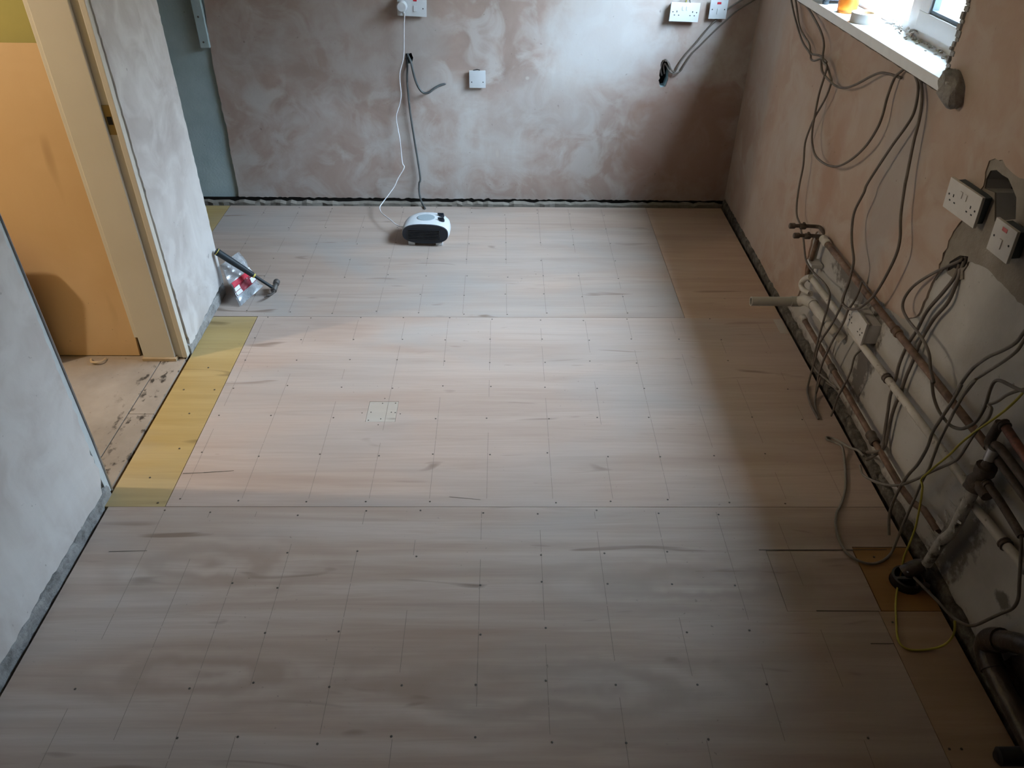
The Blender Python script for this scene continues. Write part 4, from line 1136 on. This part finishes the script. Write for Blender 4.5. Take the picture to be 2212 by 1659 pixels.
# upper run with two capped stubs sticking out
a = PP['pipe_top'][1]
t = pipe_thing('copper_pipe', 'uppermost tarnished copper pipe along the right wall below the sill cables', a[-1])
ptube(t, 'pipe_run', a, 0.0115, M['copper'], 1)
pfit(t, 'coupling', a[0], Vector(a[0]).lerp(Vector(a[1]), 0.18), 0.0165, M['pipe_cream'])
pfit(t, 'coupling', Vector(a[2]), Vector(a[2]).lerp(Vector(a[3]), 0.10), 0.0155, M['copper'])
for i, (y, z, lab) in enumerate(((2.888, 0.503, 'upper capped copper stub with isolating valve, above the cream pipe bend'), (2.822, 0.492, 'lower capped copper stub with isolating valve, above the cream pipe bend'))):
    s = pipe_thing('capped_stub', lab, (1.283, y, z))
    ptube(s, 'stub_pipe', [(1.296, y - .03, z - .02), (1.282, y - .012, z - .002), (1.262, y, z), (1.17, y + 0.002, z + 0.002)], 0.0078, M['pipe_brown'], 3)
    ptube(s, 'end_cap', [(1.182, y, z + .002), (1.178, y, z + .002), (1.160, y, z + .002), (1.157, y, z + .002)], [0.009, 0.0118, 0.0118, 0.009], M['pipe_brown'], 0)
    ptube(s, 'isolating_valve', [(1.226, y, z), (1.222, y, z), (1.205, y, z), (1.200, y, z)], [0.009, 0.0125, 0.0125, 0.009], M['pipe_brown'], 0)
    ptube(s, 'valve_screw', [(1.213, y, z), (1.213, y - 0.004, z + 0.017)], 0.0055, M['pipe_brown'], 0)
# vertical pair down from the stubs
a, b = PP['pipe_v1'][1], PP['pipe_v2'][1]
s = pipe_thing('drop_pipe', 'short copper drop pipe with a white clip below the capped stubs', a[-1])
ptube(s, 'pipe_run', a, 0.009, M['copper'], 2)
c0 = Vector(a[2])
MB().box((c0.x - 0.012 - off.x, c0.y - 0.045 - off.y, c0.z - 0.008 - off.z), (RX - off.x, c0.y + 0.012 - off.y, c0.z + 0.008 - off.z), 0.002).build('pipe_clip', M['plastic_worn'], s)
s = pipe_thing('drop_pipe', 'thinner grey drop pipe beside the clipped copper one', b[-1])
ptube(s, 'pipe_run', b, 0.006, M['waste_grey'], 2)
# cream pipe with U bend
a, u = PP['pipe_mid'][1], PP['u_bend'][1]
s = pipe_thing('painted_pipe', 'cream painted pipe with a hooked end running along the middle of the white wall', a[-1])
ptube(s, 'pipe_run', a, 0.0125, M['pipe_cream'], 1)
ptube(s, 'hooked_bend', u, 0.0118, M['pipe_cream'], 4)
pfit(s, 'coupling', a[4], Vector(a[4]).lerp(Vector(a[5]), 0.5), 0.0165, M['pipe_brown'])
# waste pipe with an open stub into the room
a = PP['waste_run'][1]
s = pipe_thing('waste_pipe', 'grey plastic waste pipe with an open end sticking out into the room', a[-1])
ptube(s, 'waste_run', a[1:], 0.019, M['pipe_cream'], 4)
ptube(s, 'elbow', [(1.222, 2.762, 0.228), (1.240, 2.742, 0.244), a[1]], 0.0215, M['pipe_cream'], 5)
zz, yy = 0.224, 2.768
yy, zz = 2.768, 0.224
st = [(1.026, yy, zz), (1.20, yy, zz)]
ptube(s, 'joint_socket', [(1.190, yy, zz), (1.232, yy, zz)], 0.0215, M['waste_grey'], 0, 20)
# hollow stub
m = MB()
seg = 24
R0, R1 = 0.0190, 0.0165
rings = []
for (x, r) in ((1.20, R0), (1.026, R0), (1.026, R1), (1.19, R1)):
    rings.append([m.bm.verts.new((x - off.x, yy - off.y + r * math.cos(2 * math.pi * k / seg), zz - off.z + r * math.sin(2 * math.pi * k / seg))) for k in range(seg)])
for i in range(3):
    for k in range(seg):
        m.bm.faces.new((rings[i][k], rings[i][(k + 1) % seg], rings[i + 1][(k + 1) % seg], rings[i + 1][k]))
m.bm.faces.new(rings[3])
stub = m.build('open_stub', M['waste_grey'], s, True)
m = MB()
rings = []
for (x, r) in ((1.0258, R1 - 0.0003), (1.0250, R1), (1.0250, R0), (1.0258, R0 + 0.0003)):
    rings.append([m.bm.verts.new((x - off.x, yy - off.y + r * math.cos(2 * math.pi * k / seg), zz - off.z + r * math.sin(2 * math.pi * k / seg))) for k in range(seg)])
for i in range(3):
    for k in range(seg):
        m.bm.faces.new((rings[i][k], rings[i][(k + 1) % seg], rings[i + 1][(k + 1) % seg], rings[i + 1][k]))
m.build('cut_rim', M['waste_rim'], stub)
# lowest pipe
a = PP['pipe_low'][1]
s = pipe_thing('low_pipe', 'lowest dirty brown pipe just above the floor along the right wall', a[-1])
ptube(s, 'pipe_run', a, 0.0105, M['copper'], 1)
pfit(s, 'coupling', a[0], Vector(a[0]).lerp(Vector(a[1]), 0.22), 0.014, M['pipe_cream'])
pfit(s, 'compression_fitting', Vector(a[5]).lerp(Vector(a[4]), 0.12), Vector(a[5]).lerp(Vector(a[6]), 0.42), 0.018, M['pipe_brown'])
pfit(s, 'coupling', Vector(a[2]), Vector(a[2]).lerp(Vector(a[3]), 0.2), 0.0135, M['pipe_brown'])
# stop valve group
a = PP['stop_cream'][1]
s = pipe_thing('rising_main', 'flaking white rising pipe with brown stop valve near the black collar', a[-1])
ptube(s, 'lower_pipe', a, 0.0150, M['pipe_flake'], 3, 14)
v = PP['valve'][1]
ptube(s, 'stop_valve', [Vector(v[0]) + Vector((0, 0, .02)), v[0], v[0], v[1], v[1], Vector(v[2]) + Vector((0, 0, .012)), v[2], v[3], v[3]], [0.013, 0.016, 0.026, 0.026, 0.019, 0.021, 0.028, 0.028, 0.018], M['pipe_brown'], 0, 12)
ptube(s, 'valve_outlet', [v[2], Vector(v[2]) + Vector((0, -0.055, -0.004))], [0.021, 0.017], M['pipe_brown'], 0)
ptube(s, 'upper_pipe', PP['vpipe'][1], 0.0125, M['pipe_brown'], 3)
ptube(s, 'solder_joint', [Vector(PP['vpipe'][1][2]) + Vector((-0.004, 0, 0.014)), Vector(PP['vpipe'][1][2]) + Vector((-0.004, 0, -0.024))], 0.0145, M['bright_metal'], 0)
fl_ = MB()
rf = random.Random(31)
for i in range(16):
    q = Vector(a[1]).lerp(Vector(a[5]), rf.random()) - off
    L = rf.uniform(0.02, 0.06)
    d = Vector((rf.uniform(-.5, .1), rf.choice((1, 1, -.7)) * rf.uniform(.5, 1), rf.uniform(-.3, .5))).normalized() * L
    e = Vector((0, 0, rf.uniform(0.006, 0.016)))
    q = q + Vector((-0.010, 0.012 if d.y > 0 else -0.012, 0))
    fl_.loft([[q, q + e, q + e + Vector((0.001, 0, 0))], [q + d, q + d + e * .5, q + d + e * .5 + Vector((0.001, 0, 0))]])
o = fl_.build('paint_flakes', M['pipe_flake'], s)
o['kind'] = 'stuff'
# pipes running off to the right
for key, mt, lab, r in (('r_upper', 'pipe_red', 'reddish brown pipe leaving the elbow at the right edge, uppermost of the four', 0.0115),
                        ('r_mid', 'pipe_brown', 'dark brown pipe running right from the valve top, second down', 0.0115),
                        ('r_mid2', 'pipe_brown', 'dark pipe continuing right just under the second brown pipe', 0.0105),
                        ('r_low', 'pipe_brown', 'thin dark pipe sloping right from the stop valve outlet', 0.0105),
                        ('r_cream', 'pipe_cream', 'cream painted pipe lowest on the right, emerging beside the flaking pipe', 0.0125)):
    a = PP[key][1]
    s = pipe_thing('side_pipe', lab, a[-1])
    ptube(s, 'pipe_run', a, r, M[mt], 2)
    if key in ('r_upper', 'r_low'):
        pfit(s, 'elbow', a[0], Vector(a[0]).lerp(Vector(a[1]), 0.30), r * 1.35, M['pipe_brown'])
    if key == 'r_cream':
        pfit(s, 'coupling', Vector(a[2]).lerp(Vector(a[1]), 0.15), Vector(a[2]).lerp(Vector(a[3]), 0.15), r * 1.4, M['pipe_brown'])

# ---- black waste collar at the floor with its dark fitting
t = empty('waste_collar', (1.206, 1.503, 0.0))
tag(t, 'round black waste collar standing in the orange floor patch by the right wall', 'collar')
m = MB()
rings = []
seg = 28
for (r, z) in ((0.044, -0.028), (0.044, 0.024), (0.038, 0.026), (0.037, 0.0), (0.037, -0.025)):
    rings.append([m.bm.verts.new((r * math.cos(2 * math.pi * k / seg), r * math.sin(2 * math.pi * k / seg), z)) for k in range(seg)])
for i in range(len(rings) - 1):
    for k in range(seg):
        m.bm.faces.new((rings[i][k], rings[i][(k + 1) % seg], rings[i + 1][(k + 1) % seg], rings[i + 1][k]))
m.bm.faces.new(rings[-1])
m.build('collar_ring', M['black'], t, True)
MB().box((-0.034, -0.006, 0.012), (0.012, 0.006, 0.020), 0.003).build('grey_lug', M['cable_slate'], t)
MB().tube([(0.004, 0.022, 0.01), (0.030, 0.024, 0.035), (0.05, 0.022, 0.05)], [0.026, 0.024, 0.020], 14, True, 3).build('elbow_fitting', M['soil'], t, True)
MB().lathe([(0.007, 0.018), (0.009, 0.030), (0.006, 0.036)], (0.004, 0.012, 0.0), 'Z', 12).build('silver_cap', M['bright_metal'], t, True)
MB().tube([(0.02, -0.02, 0.01), (0.045, -0.03, 0.016), (0.052, -0.035, 0.017)], [0.012, 0.012, 0.008], 10).build('side_spigot', M['soil'], t, True)

# ---- brown pipe at the wall foot, bottom right
t = empty('foot_pipe', (1.262, 0.955, 0.0))
tag(t, 'thick dark brown pipe lying along the foot of the right wall with shiny elbow', 'pipe')
MB().tube([(0.0, 0.235, 0.085), (0.0, 0.10, 0.075), (-0.002, -0.3, 0.05), (0, -0.6, 0.03)], 0.027, 16, True, 3).build('pipe_run', M['soil'], t, True)
MB().tube([(0.0, 0.20, 0.082), (0.0, 0.245, 0.098), (0.0, 0.25, 0.135), (0.0, 0.225, 0.17)], 0.031, 16, True, 4).build('elbow', M['soil'], t, True)
MB().tube([(0.0, 0.235, 0.155), (0.0, 0.18, 0.22), (0.0, 0.05, 0.33)], 0.026, 16, True, 3).build('rising_arm', M['soil'], t, True)
for i, (y, z) in enumerate(((0.0, 0.03), (-0.075, 0.024))):
    MB().tube([(-0.075, y, z), (-0.07, y, z), (0.0, y - .005, z + .01)], [0.012, 0.022, 0.024], 14, True, 2).build('capped_branch', M['black'], t, True)
# ---- things on the sill
t = empty('orange_bottle', (1.300, 3.19, 1.240))
tag(t, 'translucent orange plastic bottle on the window sill', 'bottle')
MB().lathe([(0.030, 0.0), (0.036, 0.004), (0.037, 0.05), (0.037, 0.14), (0.030, 0.165), (0.014, 0.18), (0.013, 0.20)], (0, 0, 0), 'Z', 24).build('bottle_body', M['orange'], t, True)
MB().lathe([(0.016, 0.196), (0.016, 0.225), (0.012, 0.228)], (0, 0, 0), 'Z', 20).build('cap', M['plastic_white'], t, True)
t = empty('tape_roll', (1.305, 3.02, 1.240))
tag(t, 'white roll of tape lying flat on the window sill', 'tape roll')
m = MB()
rings = []
seg = 32
for (r, z) in ((0.050, 0.0), (0.051, 0.002), (0.051, 0.030), (0.050, 0.032), (0.030, 0.032), (0.029, 0.0)):
    rings.append([m.bm.verts.new((r * math.cos(2 * math.pi * k / seg), r * math.sin(2 * math.pi * k / seg), z)) for k in range(seg)])
for i in range(len(rings)):
    for k in range(seg):
        j = (i + 1) % len(rings)
        m.bm.faces.new((rings[i][k], rings[i][(k + 1) % seg], rings[j][(k + 1) % seg], rings[j][k]))
m.build('tape', M['tape'], t, True)
m = MB()
rings = []
for (r, z) in ((0.029, 0.001), (0.029, 0.031), (0.0265, 0.031), (0.0265, 0.001)):
    rings.append([m.bm.verts.new((r * math.cos(2 * math.pi * k / seg), r * math.sin(2 * math.pi * k / seg), z)) for k in range(seg)])
for i in range(4):
    for k in range(seg):
        j = (i + 1) % 4
        m.bm.faces.new((rings[i][k], rings[i][(k + 1) % seg], rings[j][(k + 1) % seg], rings[j][k]))
m.build('core', M['offcut'], t, True)
t = empty('black_tool', (1.31, 3.42, 1.240))
tag(t, 'black boxy tool case standing on the sill behind the orange bottle', 'tool')
MB().box((-0.05, -0.09, 0.012), (0.06, 0.09, 0.13), 0.012).build('case_body', M['black'], t, True)
for sx in (-0.04, 0.045):
    for sy in (-0.08, 0.075):
        MB().lathe([(0.011, 0.0), (0.013, 0.013)], (sx, sy, 0), 'Z', 12).build('foot', M['rubber'], t, True)
MB().tube([(0, -0.06, 0.125), (0, -0.055, 0.165), (0, 0.055, 0.165), (0, 0.06, 0.125)], 0.007, 8, True, 4).build('handle', M['black'], t, True)
# small clips and offcuts of cable on the sill
rc = random.Random(52)
for i, (x, y, lab) in enumerate(((1.372, 2.93, 'small grey cable clip cluster on the sill, farthest left'), (1.366, 2.87, 'small pale cable offcut pile on the sill, middle'), (1.376, 2.80, 'small clear cable clip cluster on the sill by the sash'))):
    t = empty('cable_clips', (x, y, 1.240))
    tag(t, lab, 'clips')
    for k in range(5):
        a = rc.uniform(0, 6.28)
        L = rc.uniform(0.02, 0.04)
        dx, dy = rc.uniform(-.012, .012), rc.uniform(-.025, .025)
        z = 0.004 + k * 0.004
        MB().tube([(dx - L / 2 * math.cos(a) * .5, dy - L / 2 * math.sin(a), z), (dx, dy, z + rc.uniform(0, .006)), (dx + L / 2 * math.cos(a) * .5, dy + L / 2 * math.sin(a), z)], 0.0034, 6, True, 3).build('clip', M['cable_pale'] if k % 2 else M['plastic_worn'], t)
t = MB()
for k in range(40):
    y = rc.uniform(2.5, 2.80)
    x = 1.385 - abs(rc.gauss(0, 0.012)) - (0.03 if rc.random() < .2 else 0)
    s = rc.uniform(0.0015, 0.005)
    t.box((x - s, y - s, 1.240), (x + s * rc.uniform(.4, 1), y + s, 1.240 + s * 1.2))
o = t.build('sill_dust_chips', M['waste_grey'])
o['kind'] = 'stuff'
tag(o, 'loose plaster chips scattered along the back of the window sill', 'debris')

# ---- fan heater
t = empty('fan_heater', (-0.402, 3.715, 0.0), (0, 0, R_(-3)))
tag(t, 'white fan heater with black oval front grille and two black knobs', 'heater')


def stadium(w_, h_, y, zc, n_=40, p=3.2, tilt=0.0):
    pts = []
    for k in range(n_):
        a = 2 * math.pi * k / n_
        ca, sa = math.cos(a), math.sin(a)
        x = math.copysign(abs(ca) ** (2 / p), ca) * w_
        z = math.copysign(abs(sa) ** (2 / p), sa) * h_
        pts.append((x, y + z * tilt, zc + z))
    return pts


prof = [(0.000, 0.114, 0.046), (0.010, 0.122, 0.050), (0.04, 0.125, 0.0525), (0.09, 0.124, 0.0525), (0.13, 0.116, 0.051), (0.16, 0.098, 0.047), (0.178, 0.070, 0.039), (0.184, 0.036, 0.025)]
MB().loft([stadium(w_, h_, y, 0.066, 44, 2.6, 0.14) for y, w_, h_ in prof]).build('housing', M['heater_white'], t, True)
g = MB().loft([stadium(0.108, 0.0425, -0.004, 0.066, 44, 2.7, 0.14), stadium(0.119, 0.0485, -0.0045, 0.066, 44, 2.6, 0.14), stadium(0.1195, 0.049, 0.006, 0.066, 44, 2.6, 0.14)]).build('front_grille', M['heater_black'], t, True)
for i in range(7):
    z = 0.040 + i * 0.0082
    MB().box((-0.088, -0.0095 + (z - 0.066) * .14, z - 0.0018), (0.072, -0.003 + (z - 0.066) * .14, z + 0.0018), 0.0008).build('slat', M['black'], g)
MB().box((0.074, -0.009, 0.037), (0.078, -0.002, 0.092), 0.001).build('grille_rib', M['black'], g)
m = MB()
m.lathe([(0.046, 0.0), (0.046, 0.003), (0.040, 0.004)], (0, 0, 0), 'Z', 32)
for v_ in m.bm.verts:
    v_.co.x = v_.co.x * 1.0 - 0.004
    v_.co.y = v_.co.y * 0.85 + 0.088
    v_.co.z += 0.1163
m.build('top_vent', M['heater_grey'], t)
for (x, y) in ((0.072, 0.126), (0.080, 0.070)):
    k = MB()
    k.lathe([(0.015, 0.0), (0.0155, 0.009), (0.0135, 0.016), (0.010, 0.017)], (x, y, 0.106), 'Z', 20)
    kk = k.build('knob', M['heater_black'], t, True)
    MB().box((x - 0.020, y - 0.003, 0.119), (x + 0.012, y + 0.003, 0.129), 0.0015).build('knob_grip', M['heater_black'], kk)
for sx in (-0.075, 0.070):
    for sy in (0.012, 0.12):
        MB().box((sx - 0.018, sy - 0.01, 0.0), (sx + 0.018, sy + 0.018, 0.020), 0.003).build('foot', M['heater_white'], t)
MB().box((-0.012, 0.150, 0.1125), (0.003, 0.154, 0.1150), 0.0005).build('badge', M['heater_grey'], t)

# ---- hammer leaning against the partition end
H0 = Vector((-1.068, 3.198, 0.030))
H1 = Vector((-1.284, 3.160, 0.243))
t = empty('claw_hammer', (-1.068, 3.198, 0.0))
tag(t, 'claw hammer with black rubber grip leaning against the left partition', 'hammer')
b0 = Vector((-1.068, 3.198, 0.0))


def hp(s):
    return H0.lerp(H1, s) - b0


MB().tube([hp(-0.02), hp(0.1), hp(0.40)], [0.0085, 0.0075, 0.0075], 10).build('shaft', M['rubber'], t, True)
gr = MB().tube([hp(0.36), hp(0.385), hp(0.50), hp(0.72), hp(0.93), hp(0.985), hp(1.0)], [0.0095, 0.0125, 0.0135, 0.0150, 0.0158, 0.0170, 0.0130], 14).build('grip', M['rubber'], t, True)
MB().tube([hp(0.345), hp(0.368)], 0.0108, 12).build('yellow_ring', M['yellow'], gr, True)
MB().tube([hp(0.975), hp(0.984)], 0.0174, 14).build('yellow_ring', M['yellow'], gr, True)
hx = (H1 - H0).normalized()
hz = Vector((0.25, 1.0, 0.05))
hz = (hz - hx * hz.dot(hx)).normalized()
hc = H0 - b0
MB().tube([hc + hz * 0.012, hc + hz * 0.028, hc + hz * 0.032, hc + hz * 0.050, hc + hz * 0.054], [0.012, 0.0095, 0.0150, 0.0155, 0.0135], 16).build('striking_face', M['steel'], t, True)
MB().tube([hc - hz * 0.014, hc + hz * 0.014], 0.0145, 12).build('head_eye', M['steel'], t, True)
for s in (-1, 1):
    sd = hz.cross(hx).normalized() * s
    MB().tube([hc - hz * 0.010 + sd * 0.003, hc - hz * 0.030 + sd * 0.006 - hx * 0.002, hc - hz * 0.055 + sd * 0.008 + hx * 0.010, hc - hz * 0.072 + sd * 0.010 + hx * 0.026], [0.0100, 0.0075, 0.0055, 0.0025], 8, True, 0, 0.7).build('claw', M['steel'], t, True)

# ---- clear plastic packet with a red label behind the hammer
BL, BR_, TR, TL = Vector((-1.203, 3.080, 0.002)), Vector((-1.150, 3.262, 0.002)), Vector((-1.252, 3.330, 0.150)), Vector((-1.284, 3.170, 0.165))
t = empty('plastic_packet', tuple(BL))
tag(t, 'clear plastic packet with red and white label slumped behind the hammer', 'packet')
nrm = (BR_ - BL).cross(TL - BL).normalized()
if nrm.x < 0:
    nrm = -nrm
rp = random.Random(61)
NU, NV = 18, 22
wob = [[rp.uniform(-1, 1) for _ in range(NV + 1)] for _ in range(NU + 1)]


def bagpt(u, v, side):
    p_ = (BL.lerp(BR_, u)).lerp(TL.lerp(TR, u), v)
    bul = 4 * u * (1 - u) * min(1, 4 * v * (1 - v))
    i, j = int(u * NU), int(v * NV)
    cre = 0.0010 * wob[i][j] + 0.004 * math.sin(9 * u + 6 * v) + 0.003 * math.sin(17 * v - 5 * u)
    return p_ + nrm * (side * (0.006 + 0.016 * bul) + cre * (1 if side > 0 else 0.4) + 0.004) - BL


m = MB()
for side in (1, -0.5):
    g_ = [[m.bm.verts.new(bagpt(i / NU, j / NV, side)) for j in range(NV + 1)] for i in range(NU + 1)]
    for i in range(NU):
        for j in range(NV):
            m.bm.faces.new((g_[i][j], g_[i + 1][j], g_[i + 1][j + 1], g_[i][j + 1]))
m.build('film', M['film'], t, True)


def lab_quad(name, u0, u1, v0, v1, mat, d, parent):
    m = MB()
    k = 6
    g_ = [[m.bm.verts.new(bagpt(u0 + (u1 - u0) * i / k, v0 + (v1 - v0) * j / k, 1) + nrm * d) for j in range(k + 1)] for i in range(k + 1)]
    h_ = [[m.bm.verts.new(bagpt(u0 + (u1 - u0) * i / k, v0 + (v1 - v0) * j / k, 1) + nrm * (d - 0.0006)) for j in range(k + 1)] for i in range(k + 1)]
    for i in range(k):
        for j in range(k):
            m.bm.faces.new((g_[i][j], g_[i + 1][j], g_[i + 1][j + 1], g_[i][j + 1]))
            m.bm.faces.new((h_[i][j], h_[i][j + 1], h_[i + 1][j + 1], h_[i + 1][j]))
    return m.build(name, mat, parent)


lb = lab_quad('label_card', 0.02, 0.98, 0.22, 0.52, M['label_maroon'], 0.0016, t)
lab_quad('label_band', 0.02, 0.98, 0.42, 0.54, M['label_red'], 0.0026, lb)
lab_quad('label_panel', 0.02, 0.24, 0.23, 0.31, M['label_white'], 0.0030, lb)
lab_quad('label_panel', 0.02, 0.24, 0.325, 0.41, M['label_white'], 0.0030, lb)
lab_quad('label_panel', 0.62, 0.97, 0.24, 0.36, M['label_white'], 0.0030, lb)
lab_quad('label_panel', 0.90, 0.99, 0.40, 0.56, M['label_white'], 0.0034, lb)
